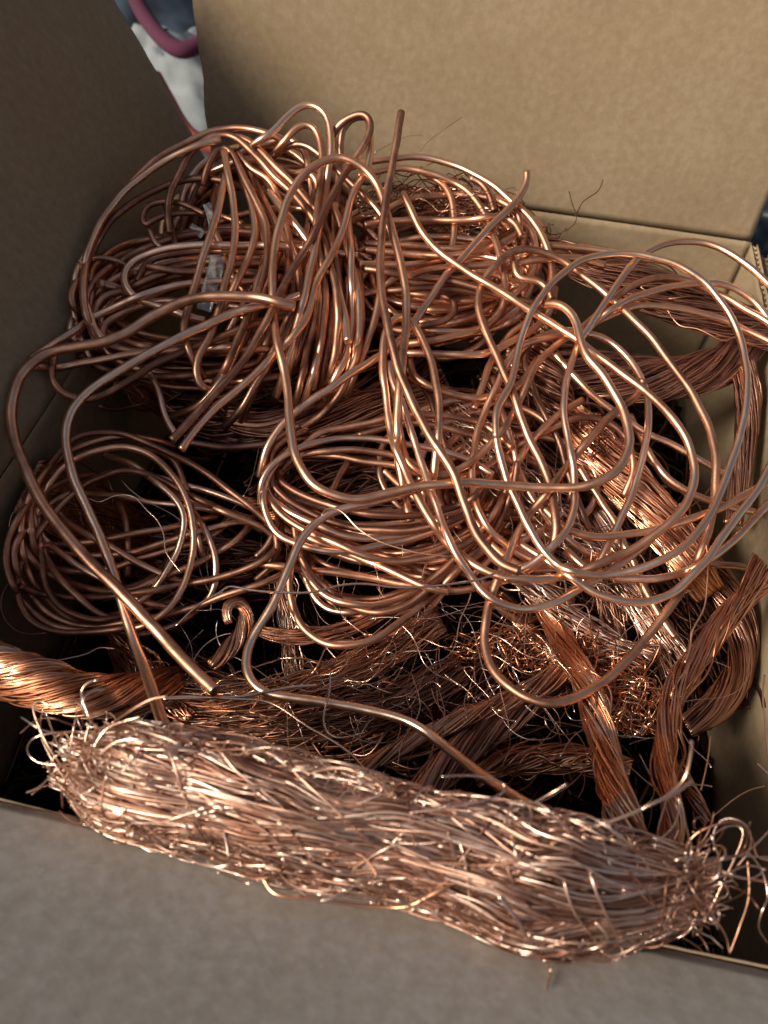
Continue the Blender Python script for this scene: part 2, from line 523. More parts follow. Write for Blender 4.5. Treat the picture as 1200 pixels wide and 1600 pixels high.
# ---- single long wires
w('F1', 19, 1.4, [(627,175),(618,230),(607,290),(598,350),(594,410),(597,460),(608,520),(622,575),(640,620),(657,655),(674,685),(692,712),(707,736),(725,785),(742,830),(764,862),(785,882),(812,893)], mat='tip')
w('F2', 9, 1.35, [(629,302),(640,325),(655,355),(672,380),(695,400),(730,425),(770,448),(805,470),(840,492),(870,510),(893,525),(917,542),(955,572),(1010,612),(1048,650),(1072,685),(1083,717),(1085,752),(1072,787),(1054,810),(1020,838),(996,854),(946,877),(894,897),(840,906),(800,904),(770,897),(740,882),(700,850),(675,815),(655,782),(632,735),(612,680),(603,620),(598,570),(602,520),(618,496),(640,500),(663,535),(677,578),(686,630),(686,670),(681,712),(677,745),(674,775)], dive=(0,8))
w('F3', 16, 1.75, [(461,479),(430,471),(395,464),(350,463),(306,466),(270,478),(233,497),(198,520),(160,535),(125,541),(90,547),(65,556),(45,572),(30,592),(20,620),(17,655),(25,695),(43,740),(62,780),(87,815),(117,852),(150,888),(180,915),(210,948),(250,990),(290,1035),(337,1080)], var=.6)
w('F4', 13, 1.5, [(470,462,-6),(420,474),(380,484),(350,495),(306,515),(262,537),(219,560),(175,587),(140,610),(117,635),(103,668),(105,705),(117,752),(140,802),(163,855),(178,898),(192,945),(207,992,1),(228,1050,6),(246,1105,16),(262,1150,27),(268,1174,31)], var=.6)
w('F6', 5, 1.35, [(823,268),(823,286),(810,310),(787,334),(757,363),(728,398),(702,424),(680,455),(655,492),(634,522),(606,548),(562,575),(519,605),(487,625),(463,642),(440,665),(422,690),(412,715),(405,745)], dive=(0,10))
w('F7', -1, 1.2, [(403,881),(446,886),(490,891),(548,898),(606,908),(655,917),(707,924),(740,919),(778,911),(810,900)])
w('F8', 8, 1.35, [(690,750,-10),(640,768,-6),(583,785),(551,791),(516,802),(490,820),(469,846),(455,878),(440,913),(425,948),(402,983),(387,1015),(385,1045),(395,1068),(417,1083),(460,1091),(504,1097),(560,1107),(610,1118),(650,1133),(690,1162,1),(740,1202,5),(790,1237,11),(840,1267,16),(885,1291,20),(925,1318,23)], var=.4)
w('R6', 6, 1.35, [(1005,592,3),(1003,605),(990,623),(967,638),(938,667),(908,702),(879,737),(853,773),(824,808),(804,843),(790,878),(778,905),(768,930),(759,966),(757,1004),(763,1033),(780,1059),(804,1080),(830,1093),(862,1100),(908,1086),(946,1063),(981,1031),(1010,996),(1040,958),(1066,921),(1087,880),(1104,838),(1115,795),(1118,750),(1118,711),(1110,673),(1092,635),(1072,600),(1042,560),(1013,522),(978,488),(950,462),(921,439),(886,412),(854,396),(827,389),(804,391),(787,401),(769,421),(752,445),(747,472),(753,505),(768,538),(783,572),(801,613),(813,650),(827,686),(845,721),(859,756),(867,800),(869,832),(862,858),(845,880),(820,893)], dive=(0,6))
w('R7', 14, 1.45, [(641,815,-14),(632,770,-12),(622,715,-10),(621,683,-6),(622,630,-3),(628,570),(634,523),(635,480),(632,440),(621,389),(609,348),(597,307),(583,278),(562,258),(533,246),(510,249),(481,267),(457,296),(440,340),(430,383),(426,427),(426,471),(428,500),(434,537),(446,590),(452,648),(457,695),(469,730),(492,759),(527,776),(562,780),(606,771),(650,761),(710,755),(754,755),(798,759),(842,762),(894,762),(929,756),(958,740),(978,714),(984,682),(975,645),(958,611),(937,580),(917,557),(908,535),(902,508),(890,487),(873,475),(852,476,-4)])
# ---- wide loose loops on the right
w('R', 7, 1.24, [(1290,570),(1245,490),(1200,443),(1171,417),(1136,393),(1107,381),(1072,376),(1037,382),(1010,394),(990,410),(972,434),(952,463),(929,498),(908,530),(891,571),(882,615),(882,655),(888,690),(895,725),(898,760),(897,792),(886,828),(862,855),(835,878),(812,890),(780,897)])
w('R', 10, 1.24, [(775,683),(775,645),(787,617),(799,600),(805,570),(812,540),(823,503),(838,474),(857,449),(880,427),(906,408),(935,399),(967,396),(1002,398),(1040,407),(1072,421),(1101,441),(1123,466),(1142,495),(1156,527),(1165,562),(1168,600),(1164,645),(1153,693),(1136,740),(1121,781),(1104,814),(1080,843),(1048,868),(1002,888),(952,898),(908,897),(875,885),(850,862),(828,828),(812,794),(795,758),(783,722),(775,683)])
w('R', 3, 1.24, [(1300,610),(1250,545),(1200,504),(1171,487),(1142,469),(1112,455),(1083,441),(1054,434),(1025,434),(996,443),(967,460),(935,490),(905,515),(871,538),(842,564),(824,599),(807,637),(783,675),(754,707),(725,730),(696,741),(672,743),(652,736),(635,718),(626,683),(620,640),(615,600),(611,570),(616,558),(626,575),(636,610),(650,640)])
w('R', 0, 1.24, [(1310,600),(1260,560),(1200,533),(1171,519),(1142,504),(1112,494),(1072,484),(1031,478),(996,478),(967,487),(937,501),(905,517),(875,524),(845,530),(822,535),(805,548),(789,573),(777,602),(760,637),(745,677),(739,718),(738,755),(748,800),(766,829),(792,852),(815,867),(845,878),(885,890),(930,905)], dive=(0,4))
w('R', 5, 1.24, [(905,530),(935,498),(967,476),(996,463),(1030,452),(1060,446),(1107,442),(1142,447),(1171,465),(1200,498),(1235,560),(1250,640),(1235,700),(1200,752),(1171,769),(1127,793),(1098,804),(1054,819),(1010,830),(967,837),(923,838),(894,830),(873,818),(850,795)], dive=(6,4))
w('R', -3, 1.24, [(800,575),(815,545),(850,523),(879,516),(908,519),(937,525),(967,545),(990,571),(1005,597),(1013,629),(1013,662),(1007,702),(996,746),(984,781),(967,816),(952,848),(935,880),(915,905),(890,925)], dive=(3,6))
w('R', 8, 1.24, [(608,566),(611,590),(629,631),(643,677),(658,721),(670,756),(685,800),(702,845),(720,877),(737,902),(754,925),(777,942),(807,951),(836,951),(871,940),(905,920),(945,897),(985,870),(1020,840)], dive=(0,8))
w('R', 9, 1.24, [(1290,560),(1250,650),(1200,734),(1185,763),(1159,798),(1130,836),(1107,871),(1077,904),(1048,928),(1013,940),(975,940),(938,930),(902,910),(879,892),(845,870),(800,842)], dive=(0,6))
w('R', 3, 1.24, [(1300,690),(1250,745),(1200,787),(1171,819),(1136,854),(1101,879),(1066,895),(1025,904),(987,905),(950,900),(915,888),(885,860)], dive=(0,4))
w('R', -3, 1.24, [(640,757),(690,750),(725,745),(748,736),(777,718),(812,695),(856,672),(894,655),(926,652),(952,661),(972,676),(985,700),(990,735),(975,775)], dive=(0,8))
w('R', -6, 1.24, [(867,554),(888,577),(914,606),(952,638),(978,655),(1013,679),(1054,696),(1098,722),(1130,740)], dive=(0,8))
w('R', -8, 1.24, [(905,731),(937,781),(961,816),(975,851),(990,880),(1007,921),(1019,940),(1037,972),(1055,997)], mat='tip')
w('R', -4, 1.24, [(690,742),(718,760),(742,810),(768,850),(805,880),(850,890),(905,880),(960,860)], dive=(6,6))
w('R', -5, 1.24, [(637,575),(668,612),(690,680),(707,736),(725,780),(745,820),(775,858),(800,880)], dive=(4,4))
w('R', -7, 1.24, [(857,540),(838,530),(822,540),(820,567),(829,596),(850,648),(871,683),(885,730),(905,790),(925,840)], mat='dark', dive=(0,6))
w('R', -10, 1.24, [(1180,800),(1130,790),(1080,770),(1040,745),(1010,700),(985,650)], dive=(0,6))
w('R', -10, 1.24, [(1215,900),(1160,885),(1110,880),(1070,850),(1050,815),(1065,790)], mat='dark')
w('R', -2, 1.24, [(700,905),(735,870),(765,835),(780,790),(800,740),(830,690),(870,650),(910,625)], dive=(4,6))
w('R', -6, 1.24, [(880,800),(845,830),(805,850),(770,870),(735,900)], dive=(4,4))
w('R', -5, 1.24, [(770,590),(782,640),(800,690),(812,740),(840,790),(875,830),(910,860),(960,878)], dive=(6,4))
# ---- big hank at the upper left: strands wound across it
A = {}
def a_(k, lift, pts, r=1.34, **kw):
    if k in range(1, 27) and k not in (11, 12, 13, 15): kw['dive'] = (2, 9)
    A[k] = w('A', lift, r, pts, **kw)
a_(1, 7, [(265,365,-6),(262,331,-4),(265,305,-2),(280,272),(292,248),(308,228),(332,213),(355,211),(379,223),(402,246),(428,275),(457,302),(485,335),(504,372),(516,412),(525,450),(528,500),(524,550),(512,600,-6)])
a_(2, 4, [(360,212,-4),(376,214),(399,228),(425,255),(452,281),(481,313),(504,345),(520,390),(530,440),(535,500),(530,560,-4),(520,600,-8)])
a_(3, 8, [(318,290,-6),(322,268,-3),(335,240),(352,228),(370,252),(387,290),(405,325),(417,354),(418,398),(411,436),(400,462),(385,500),(365,545),(345,590,-4),(325,620,-8)])
a_(4, 10, [(350,236,-3),(354,262),(362,300),(367,335),(367,369),(361,412),(350,450),(344,479),(329,523),(311,556),(306,580),(312,600),(325,612,-4),(345,608,-8)])
a_(5, 11, [(352,275,-3),(346,305),(335,350),(317,402),(303,450),(294,480),(287,514),(294,546),(306,570),(318,590,-6)])
a_(6, 5, [(372,240,-4),(381,252),(396,267),(417,277),(432,302),(443,337),(453,372),(463,412),(470,450),(468,500),(462,540),(450,590,-6)])
a_(7, 7, [(374,262,-4),(382,290),(392,318),(399,354),(392,395),(376,427),(364,453),(348,480),(330,505,-5)])
a_(8, 10, [(388,232,-6),(405,220),(431,202),(455,176),(470,165),(484,163),(504,173),(516,197),(517,237),(511,281),(504,325),(496,372),(487,412),(477,460),(466,500),(453,545),(442,590,-5),(430,620,-8)])
a_(9, 7, [(430,236,-5),(443,223),(457,205),(478,193),(495,205),(503,237),(501,281),(496,325),(494,360),(500,400),(508,450),(506,500),(498,560),(488,610,-5)])
a_(10, 3, [(425,245,-4),(440,233),(458,226),(481,228),(498,240),(527,267),(562,299),(595,334),(612,370),(618,410,-4)], mat='dark')
a_(11, 13, [(519,212,-8),(528,197,-6),(548,183,-2),(571,177),(580,194),(572,222),(548,257),(527,291),(504,337),(481,383),(457,421),(437,459),(420,495),(402,529),(377,568),(347,602),(315,637),(292,663),(268,688)], var=.5)
a_(12, 0, [(533,245,-4),(533,208),(548,187),(563,180),(574,183)], mat='dark')
a_(13, 11, [(575,188,-3),(579,215),(578,240),(574,265),(557,292),(546,320),(534,366),(511,411),(492,445),(480,495),(457,526),(425,558),(387,596),(344,631),(312,663),(293,688),(283,703)], var=.5)
a_(14, 3, [(505,300,-4),(522,325),(533,354),(545,398),(557,442),(562,485),(560,530),(550,570),(540,610,-6)])
a_(15, 9, [(420,300,-4),(449,337),(472,364),(487,385),(504,405),(522,430),(533,471),(541,505),(544,534)], mat='tip')
a_(16, 4, [(492,300,-5),(482,350),(470,400),(463,440),(455,485),(440,520),(422,560),(395,600,-5)])
a_(17, 2, [(508,330,-4),(504,380),(499,430),(493,494),(481,546),(469,602),(458,635,-5)])
a_(18, 3, [(524,320,-4),(520,370),(508,440),(502,508),(500,546),(487,592),(475,630,-5)])
a_(19, 1, [(536,330,-4),(534,390),(522,465),(516,523),(507,567),(500,612,-6)])
a_(20, 4, [(544,330,-4),(548,390),(549,450),(551,494),(542,552),(524,590),(508,622,-6)])
a_(21, 2, [(552,370,-4),(560,420),(565,500),(557,560),(545,587),(527,622),(504,648,-4),(470,670,-8)])
a_(22, 2, [(480,440),(447,520),(425,560),(400,600),(376,640),(350,668,-4)], mat='dark')
a_(23, 4, [(418,400),(402,440),(391,494),(376,532),(347,592),(320,626),(293,643,-3),(270,650,-6)])
a_(24, 2, [(440,380),(425,430),(405,470),(385,525),(352,580),(325,612,-4)])
a_(25, 0, [(600,420),(590,480),(572,540),(555,585),(540,618,-4)])
a_(26, 3, [(328,340),(340,370),(352,400),(362,430),(385,460),(400,480)])
prs = [(1,2),(2,14),(6,8),(8,16),(9,18),(14,20),(17,19),(16,17),(3,6),(7,3),(19,21),(20,21),(1,6),(9,13)]
for i, (x, y) in enumerate(prs):
    a = A[x].copy(); b = A[y].copy(); a[:, 2] -= np.mean(a[:, 2]); b[:, 2] -= np.mean(b[:, 2])
    P = blend(a, b, .35 + .3 * rng.random(), 5)
    wp('A', -4 - 4 * rng.random(), 1.4, P)
# sweeps round the left side of the hank
a_(30, 3, [(448,222,-3),(425,211),(396,203),(364,200),(329,206),(300,219),(274,231),(239,253),(204,288),(175,321),(155,353),(141,389),(132,427),(130,462),(137,500),(155,535,-4)])
a_(31, 6, [(345,218,-2),(309,227),(262,249),(222,276),(187,307),(157,348),(137,395),(128,436),(131,465),(140,491),(152,520),(170,540,-3)])
a_(32, 2, [(400,300,-3),(375,290),(345,283),(312,278),(277,284),(239,299),(204,319),(175,342),(155,372),(140,405)])
a_(33, -3, [(140,385),(128,404),(117,430),(114,465),(117,500),(127,530),(140,560)], r=1.1)
a_(34, 5, [(560,400,-4),(500,392,-2),(460,386),(420,384),(350,383),(306,383),(262,388),(227,398),(203,413),(192,434),(202,456),(222,471),(254,481),(285,492),(320,500,-3)])
a_(35, 0, [(420,395),(360,392),(310,393),(262,398),(230,410),(215,440)])
a_(36, 1, [(229,416),(250,420),(285,424),(330,425),(380,426),(440,434)], mat='tip')
a_(37, -3, [(380,350),(345,338),(310,333),(271,334),(242,342),(226,356),(222,336),(233,319),(257,315),(290,320),(320,335)], r=1.1)
a_(38, -5, [(232,345),(236,370),(250,388),(275,398)], r=1.1)
a_(43, -6, [(258,318),(264,340),(272,370),(276,395)], r=1.1)
a_(39, 3, [(420,440),(347,440),(300,442),(260,450),(220,462),(180,479),(140,500),(105,524),(67,548),(50,562)])
a_(47, -1, [(230,575),(246,605),(254,635),(262,660),(276,682)], r=1.15)
a_(41, -1, [(260,425),(225,440),(192,455),(165,462),(150,480),(147,510),(165,530)])
a_(42, 1, [(156,443),(175,448),(195,455),(215,466)], mat='dark', r=1.6)
a_(44, -1, [(300,475),(250,470),(200,485),(165,505),(160,530),(185,545),(230,550),(300,540),(360,535)])
a_(45, 4, [(85,556),(80,572),(80,590),(92,610),(111,621),(131,625),(157,619),(198,597),(239,571),(286,549),(330,532),(400,505),(460,490,-4)])
a_(46, 2, [(50,573),(87,575),(131,567),(178,558),(230,550),(300,548),(370,540)])
a_(48, -2, [(150,480),(155,520),(185,541),(215,549),(250,545),(300,545),(350,548),(420,545)])
a_(49, -2, [(125,410),(160,402),(190,410),(215,430)], r=.9, mat='dark')
for i in range(26):   # further turns of the hank lying across, under the wound ones
    t = i / 26.0
    cx_, cy_ = 350 + rng.normal(0, 12), 478 + rng.normal(0, 26)
    ax, ay = 205 + rng.normal(0, 16), 60 + 40 * rng.random()
    a0 = rng.random() * 6.28; th = np.linspace(a0, a0 + 6.28 * (0.75 + .25 * rng.random()), 26)
    tl = R(rng.normal(-6, 7))
    xx = ax * np.cos(th); yy = ay * np.sin(th)
    pts = [(cx_ + x * math.cos(tl) - y * math.sin(tl), cy_ + x * math.sin(tl) + y * math.cos(tl)) for x, y in zip(xx, yy)]
    w('A', -6 - 14 * rng.random(), 1.4, pts, dive=(14, 14))
for i in range(12):   # turns deep in the upper part
    cx_, cy_ = 400 + rng.normal(0, 40), 360 + rng.normal(0, 25)
    ax, ay = 120 + rng.normal(0, 20), 90 + 25 * rng.random()
    a0 = rng.random() * 6.28; th = np.linspace(a0, a0 + 5.5, 24)
    pts = [(cx_ + ax * math.cos(x), cy_ + ay * math.sin(x)) for x in th]
    w('A', -12 - 12 * rng.random(), 1.4, pts, dive=(10, 10))
# ---- coil behind, against the back wall
def b_(lift, pts, r=1.3, **kw): return w('B', lift, r, pts, **kw)
b_(0, [(545,262),(575,253),(610,248),(644,245),(682,249),(717,261),(746,275),(775,293),(800,315),(824,335),(843,362),(857,392),(863,427),(860,470)])
b_(2, [(560,276),(590,267),(629,262),(667,270),(702,281),(731,299),(752,325),(766,354),(778,389),(787,427),(790,460),(781,488),(755,512),(710,525),(660,535),(615,540)])
b_(-1, [(585,345),(600,330),(625,316),(658,308),(717,305),(765,309),(798,324),(815,348),(804,370),(775,383),(735,395),(680,400),(620,395),(570,390)])
b_(0, [(570,352),(600,346),(640,344),(673,344),(731,344),(775,338),(805,348),(815,370)])
b_(-2, [(570,380),(629,383),(673,386),(717,389),(765,380),(800,362)])
b_(-1, [(560,412),(600,414),(658,412),(690,404),(750,400),(800,410)])
b_(1, [(570,420),(600,424),(640,432),(687,436),(731,445),(775,459),(815,475),(850,492)])
b_(-2, [(560,460),(610,454),(673,450),(717,453),(775,463),(830,472),(870,490)])
b_(1, [(640,430),(680,420),(755,415),(804,412),(851,404),(906,404),(945,415)])
b_(-1, [(660,268),(679,278),(699,296),(708,325),(710,360),(705,395),(700,420)])
b_(0, [(735,278),(750,285),(765,303),(772,330)])
b_(-3, [(790,320),(812,338),(832,364),(838,389),(834,418),(820,445),(790,470)])
b_(-2, [(600,540),(629,536),(667,535),(710,526),(751,514),(783,491),(792,460),(789,430)])
b_(-1, [(615,548),(634,552),(672,552),(725,555),(769,549),(807,529),(842,508),(862,480),(868,450)])
b_(-4, [(690,462),(706,468),(713,482),(698,500),(667,508),(630,512)])
b_(-3, [(640,560),(649,590),(696,613),(740,622),(789,616),(815,598),(840,560)])
b_(-3, [(640,588),(672,603),(710,618),(760,620),(800,610)])
b_(2, [(798,398),(805,415),(806,433),(818,436),(840,438),(854,448),(863,468)])
b_(-3, [(845,383),(892,386),(940,392),(985,400)])
b_(-3, [(830,500),(800,520),(770,560),(755,600),(740,640)])
for i in range(34):
    cx_, cy_ = 690 + rng.normal(0, 16), 425 + rng.normal(0, 38)
    ax, ay = 128 + rng.normal(0, 22), 50 + 55 * rng.random()
    a0 = rng.random() * 6.28; th = np.linspace(a0, a0 + 6.28 * (0.6 + .4 * rng.random()), 26)
    pts = [(cx_ + ax * math.cos(x), cy_ + ay * math.sin(x)) for x in th]
    w('B', -6 - 16 * rng.random(), 1.3, pts, dive=(12, 12))
# ---- round coil at the left
def c_(lift, pts, r=1.12, **kw): return w('C', lift, r, pts, **dict(dict(dive=(8, 8)), **kw))
c_(-1, [(240,975),(187,983),(117,989),(73,984),(44,966),(30,939),(26,904),(35,875),(52,843),(76,812),(102,783),(130,760),(160,745),(192,735),(233,741),(271,760),(310,780),(350,798),(395,812)])
c_(-3, [(95,740),(68,762),(44,788),(23,817),(12,846),(9,881),(17,907),(35,940),(60,965),(90,980),(140,986),(190,980)])
c_(-2, [(110,770),(75,790),(47,817),(29,840),(22,863),(27,898),(50,933),(79,960),(117,977),(160,978),(200,972),(240,962)])
c_(-3, [(60,828),(67,840),(87,857),(117,881),(152,901),(185,918),(225,940),(262,950)])
c_(-4, [(58,790),(60,820),(64,870),(70,910),(87,942),(117,961),(152,969),(187,964),(240,948),(285,932)])
c_(-2, [(60,835),(70,865),(84,892),(104,916),(131,941),(163,963),(195,972)])
c_(2, [(48,830),(58,795),(72,765),(90,738),(117,718),(146,705),(187,698),(219,703),(248,720),(271,744),(289,773),(300,811),(303,846),(297,887),(280,928),(257,958),(225,978),(187,983)])
c_(0, [(165,712),(200,722),(225,738),(252,760),(280,787),(288,817),(280,855),(262,890),(239,922),(216,942),(187,958),(160,965)])
c_(-1, [(58,880),(50,840),(48,800),(55,768),(68,742),(88,712),(111,690),(128,680),(160,675),(198,680),(242,698),(292,721),(335,748),(370,775),(402,800),(428,828),(434,855),(424,885),(400,905)])
c_(-2, [(210,703),(240,703),(265,712),(281,736),(290,765),(300,800),(310,840),(318,870)])
c_(-3, [(295,790),(312,815),(330,846),(338,884),(335,916),(321,942),(300,950)])
c_(-2, [(30,915),(55,926),(102,933),(163,933),(222,925),(277,915),(344,902),(402,881),(428,862),(440,840),(438,815)])
c_(-1, [(190,975),(220,970),(262,960),(306,948),(358,928),(417,909),(445,895),(465,870)])
c_(-3, [(85,795),(105,815),(135,835),(166,850),(204,872),(248,895),(290,910),(330,905)])
c_(-5, [(60,852),(110,850),(163,843),(204,834),(248,828),(290,818),(340,806)])
c_(-5, [(65,858),(110,866),(160,868),(210,862),(262,846),(320,828),(380,815),(410,830)])
c_(-6, [(70,885),(122,893),(175,888),(219,872),(270,858),(330,838),(370,800)])
c_(-4, [(80,890),(110,910),(146,922),(204,922),(248,904),(292,887),(341,863),(385,830),(400,800)])
c_(-7, [(115,770),(150,772),(190,775),(235,785),(290,790),(350,800)])
c_(-3, [(120,765),(145,750),(175,738),(210,736),(248,747),(292,758),(350,776),(400,797),(425,820)])
c_(-2, [(255,765),(290,778),(320,787),(350,800),(400,819),(425,835),(432,862),(415,890)])
c_(-5, [(48,770),(50,800),(57,828),(65,870),(85,900)])
c_(-6, [(187,785),(196,810),(200,850),(200,900)])
CC = [x['p'] for x in WIRES if x['thing'] == 'C']
for i in range(3):
    cx_, cy_ = 150 + rng.normal(0, 12) + (60 if i % 3 == 0 else 0), 838 + rng.normal(0, 12)
    ax, ay = 125 + rng.normal(0, 14) + (40 if i % 3 == 0 else 0), 118 + rng.normal(0, 16)
    a0 = rng.random() * 6.28; th = np.linspace(a0, a0 + 6.28 * (0.5 + .4 * rng.random()), 26)
    pts = [(cx_ + ax * math.cos(x), cy_ + ay * math.sin(x)) for x in th]
    w('C', -8 - 16 * rng.random(), 1.1, pts, dive=(14, 14))
# ---- flat coil in the centre
def d_(lift, pts, r=1.15, **kw): return w('D', lift, r, pts, **kw)
d_(0, [(455,700),(432,725),(416,750),(411,773),(416,805),(431,832),(460,849),(504,860),(548,861),(592,852),(650,840),(700,822),(738,797),(750,765)])
d_(-1, [(470,700),(440,715),(424,735),(425,756),(443,775),(475,797),(522,817),(562,826),(606,829),(650,827),(700,816),(740,795),(760,760)])
d_(-2, [(430,740),(418,760),(428,782),(463,806),(504,824),(548,840),(592,841),(650,835),(695,822),(735,790)])
d_(0, [(415,770),(430,795),(452,814),(490,835),(533,853),(577,871),(615,878),(650,875),(690,866),(735,845),(770,805),(790,770)])
d_(1, [(470,835),(510,852),(551,867),(592,884),(635,904),(667,918),(700,925)])
d_(1, [(480,672,-3),(455,682),(432,697),(423,718),(430,740),(445,757),(475,775),(522,791),(548,798),(592,805),(650,805),(700,795),(740,778),(765,745)])
d_(-2, [(458,800),(461,830),(465,855),(472,877),(482,902),(500,925),(533,941),(577,946),(621,937),(655,920),(680,902),(710,873),(754,830),(785,780),(800,740)])
d_(-1, [(470,870),(485,897),(504,914),(527,934),(557,951),(592,957),(635,947),(660,928),(690,903),(727,876),(772,832),(800,767),(810,720)])
d_(1, [(458,865),(452,895),(453,925),(463,963),(481,989),(510,1006),(548,1009),(592,995),(637,962),(675,931),(715,892),(755,860)])
d_(-1, [(408,790),(408,755),(422,729),(446,711),(470,699),(504,689),(548,684),(608,689),(667,700),(702,708),(740,722),(770,742)])
d_(-3, [(440,735),(455,718),(480,709),(510,705),(548,703),(595,707),(640,721),(680,745)])
d_(-3, [(445,720),(475,712),(522,712),(562,720),(618,728),(670,745)])
d_(-1, [(470,700),(500,676),(539,668),(580,660),(610,651),(637,648),(690,649),(737,657),(770,672),(800,700)])
d_(-2, [(560,680),(600,668),(637,660),(687,666),(737,680),(770,694),(800,725)])
d_(-4, [(290,690),(344,698),(411,695),(442,680),(470,665)], mat='dark')
d_(-5, [(400,870),(420,850),(435,810),(430,760)], mat='dark')
d_(-4, [(545,720),(530,745),(515,775)])
d_(-5, [(600,735),(625,758),(660,790),(700,830)])
DD = [x['p'] for x in WIRES if x['thing'] == 'D'][:10]
for i in range(20):
    x, y = rng.choice(6, 2, replace=False)
    a = DD[x].copy(); b = DD[y].copy()
    wp('D', -7 - 8 * rng.random(), 1.1, blend(a, b, rng.random(), 6) * np.array([1, 1, 0]))
for i in range(10):
    x, y = [(6, 7), (7, 8), (3, 6), (6, 8), (7, 3)][i % 5]
    wp('D', -8 - 8 * rng.random(), 1.1, blend(DD[x], DD[y], rng.random(), 7) * np.array([1, 1, 0]))
# loose turns that join the centre coil and the right-hand loops
for i in range(14):
    cx_, cy_ = 790 + rng.normal(0, 45), 760 + rng.normal(0, 30)
    ax, ay = 110 + rng.normal(0, 25), 100 + rng.normal(0, 25)
    a0 = rng.random() * 6.28; th = np.linspace(a0, a0 + 6.28 * (0.35 + .4 * rng.random()), 22)
    pts = [(cx_ + ax * math.cos(x), cy_ + ay * math.sin(x)) for x in th]
    w('R', -9 - 12 * rng.random(), 1.25, pts, dive=(12, 12))

# ---- place them, then let crossing wires press past each other along the line of sight depth
for x in WIRES:
    p = x['p']
    x['dep'] = base_depth(p[:, 0], p[:, 1]) - p[:, 2] * 0.001
    x['ray'] = ray(p[:, 0], p[:, 1])
    pos = inside(CAM + x['ray'] * x['dep'][:, None])
    x['dep'] = (pos - CAM) @ fwd
offs = np.cumsum([0] + [len(x['p']) for x in WIRES])
wid = np.concatenate([np.full(len(x['p']), i) for i, x in enumerate(WIRES)])
rad = np.concatenate([np.full(len(x['p']), x['r']) for x in WIRES])
RAY = np.concatenate([x['ray'] for x in WIRES])
dep = np.concatenate([x['dep'] for x in WIRES])
loc_i = np.concatenate([np.arange(len(x['p'])) for x in WIRES])
for it in range(9):
    pos = CAM + RAY * dep[:, None]
    kd = kdtree.KDTree(len(pos))
    for i, q in enumerate(pos): kd.insert(q, i)
    kd.balance()
    push = np.zeros(len(pos))
    for i in range(len(pos)):
        best = 0.0
        for (_, j, dist) in kd.find_range(pos[i], rad[i] * 2.15):
            if wid[j] == wid[i] and abs(loc_i[j] - loc_i[i]) < 12: continue
            need = (rad[i] + rad[j]) * 1.02
            if dist >= need or j == i: continue
            dd = dep[i] - dep[j]
            lat2 = max(dist * dist - dd * dd, 0)
            want = math.sqrt(max(need * need - lat2, 0)) - abs(dd)
            if want <= 0: continue
            sgn = 1.0 if (dd > 0 or (dd == 0 and i > j)) else -1.0
            if want > abs(best): best = sgn * want
        push[i] = best * 0.6
    for k in range(len(WIRES)):
        a, b = offs[k], offs[k + 1]
        pk = push[a:b]
        # spread each push along the wire, so that it bends instead of kinking
        sp = gsmooth(pk, 2.5, fix=False) * 1.9 if b - a > 16 else pk
        dep[a:b] += np.clip(sp, -0.0015, 0.0015)
        if it < 8 and b - a > 16: dep[a:b] = gsmooth(dep[a:b], 1.0)
for k in range(len(WIRES)):
    a, b = offs[k], offs[k + 1]
    if b - a > 16: dep[a:b] = gsmooth(dep[a:b], 1.8)
pos = inside(CAM + RAY * dep[:, None], 0.0014)

THINGS = {
    'A': ("wire_coil", "large tangled hank of thick copper wire at the upper left, wound across", "wire coil", None),
    'B': ("wire_coil", "coil of copper wire lying against the back of the box, behind the upright wire end", "wire coil", None),
    'C': ("wire_coil", "round coil of thin brown copper wire at the left side of the box", "wire coil", None),
    'D': ("wire_coil", "flat oval coil of copper wire in the middle of the heap", "wire coil", None),
    'R': ("wire_coil", "springy wide loops of copper wire arching over the right half of the heap", "wire coil", None),
    'F1': ("copper_wire", "copper wire whose straight end sticks up highest in front of the back flap", "wire", None),
    'F2': ("copper_wire", "copper wire with a cut round tip, slanting down right from the upright wire", "wire", None),
    'F3': ("copper_wire", "thickest bent copper wire at far left with a square cut end", "wire", None),
    'F4': ("copper_wire", "thick tarnished copper wire bent left that ends poking into the frayed front bundle", "wire", None),
    'F6': ("copper_wire", "copper wire slanting down left from a hooked tip near the back wall", "wire", None),
    'F7': ("copper_wire", "short copper wire lying level under the flat coil, cut end at its left", "wire", None),
    'F8': ("copper_wire", "copper wire running S-shaped over the dark hollow into the front bundle", "wire", None),
    'R6': ("copper_wire", "copper wire with a short hooked tip and a deep U-shaped loop at the lower right", "wire", None),
    'R7': ("copper_wire", "pale copper wire in a tall hairpin arch then a wide U across the centre", "wire", None),
}
roots = {}
for k, (nm, lab, cat, grp) in THINGS.items():
    members = [i for i, x in enumerate(WIRES) if x['thing'] == k]
    single = len(members) == 1
    if not single:
        allp = np.concatenate([pos[offs[i]:offs[i + 1]] for i in members])
        base = allp.mean(0); base[2] = allp[:, 2].min()
        root = empty(nm, tuple(base), lab, cat, grp); roots[k] = root
    for i in members:
        P = pos[offs[i]:offs[i + 1]]
        n = len(P)
        P = gsmooth(P, 0.8)
        rr = WIRES[i]['r'] * (1 + 0.03 * np.sin(np.arange(n) * 0.23 + i) + 0.02 * np.sin(np.arange(n) * 0.71 + i * 2))
        m = MB()
        m.tubes(P, rr[None, :], 12)
        mt = M_dark if (WIRES[i]['mat'] == 'dark') else M_wire
        if single:
            o = m.build(nm, mt); tag(o, lab, cat, grp)
            c = P.mean(0); o.data.transform(Matrix.Translation(Vector(-c))); o.location = c
        else:
            m.build("wire_loop", mt, root)
print("thick wires", len(WIRES), len(pos))

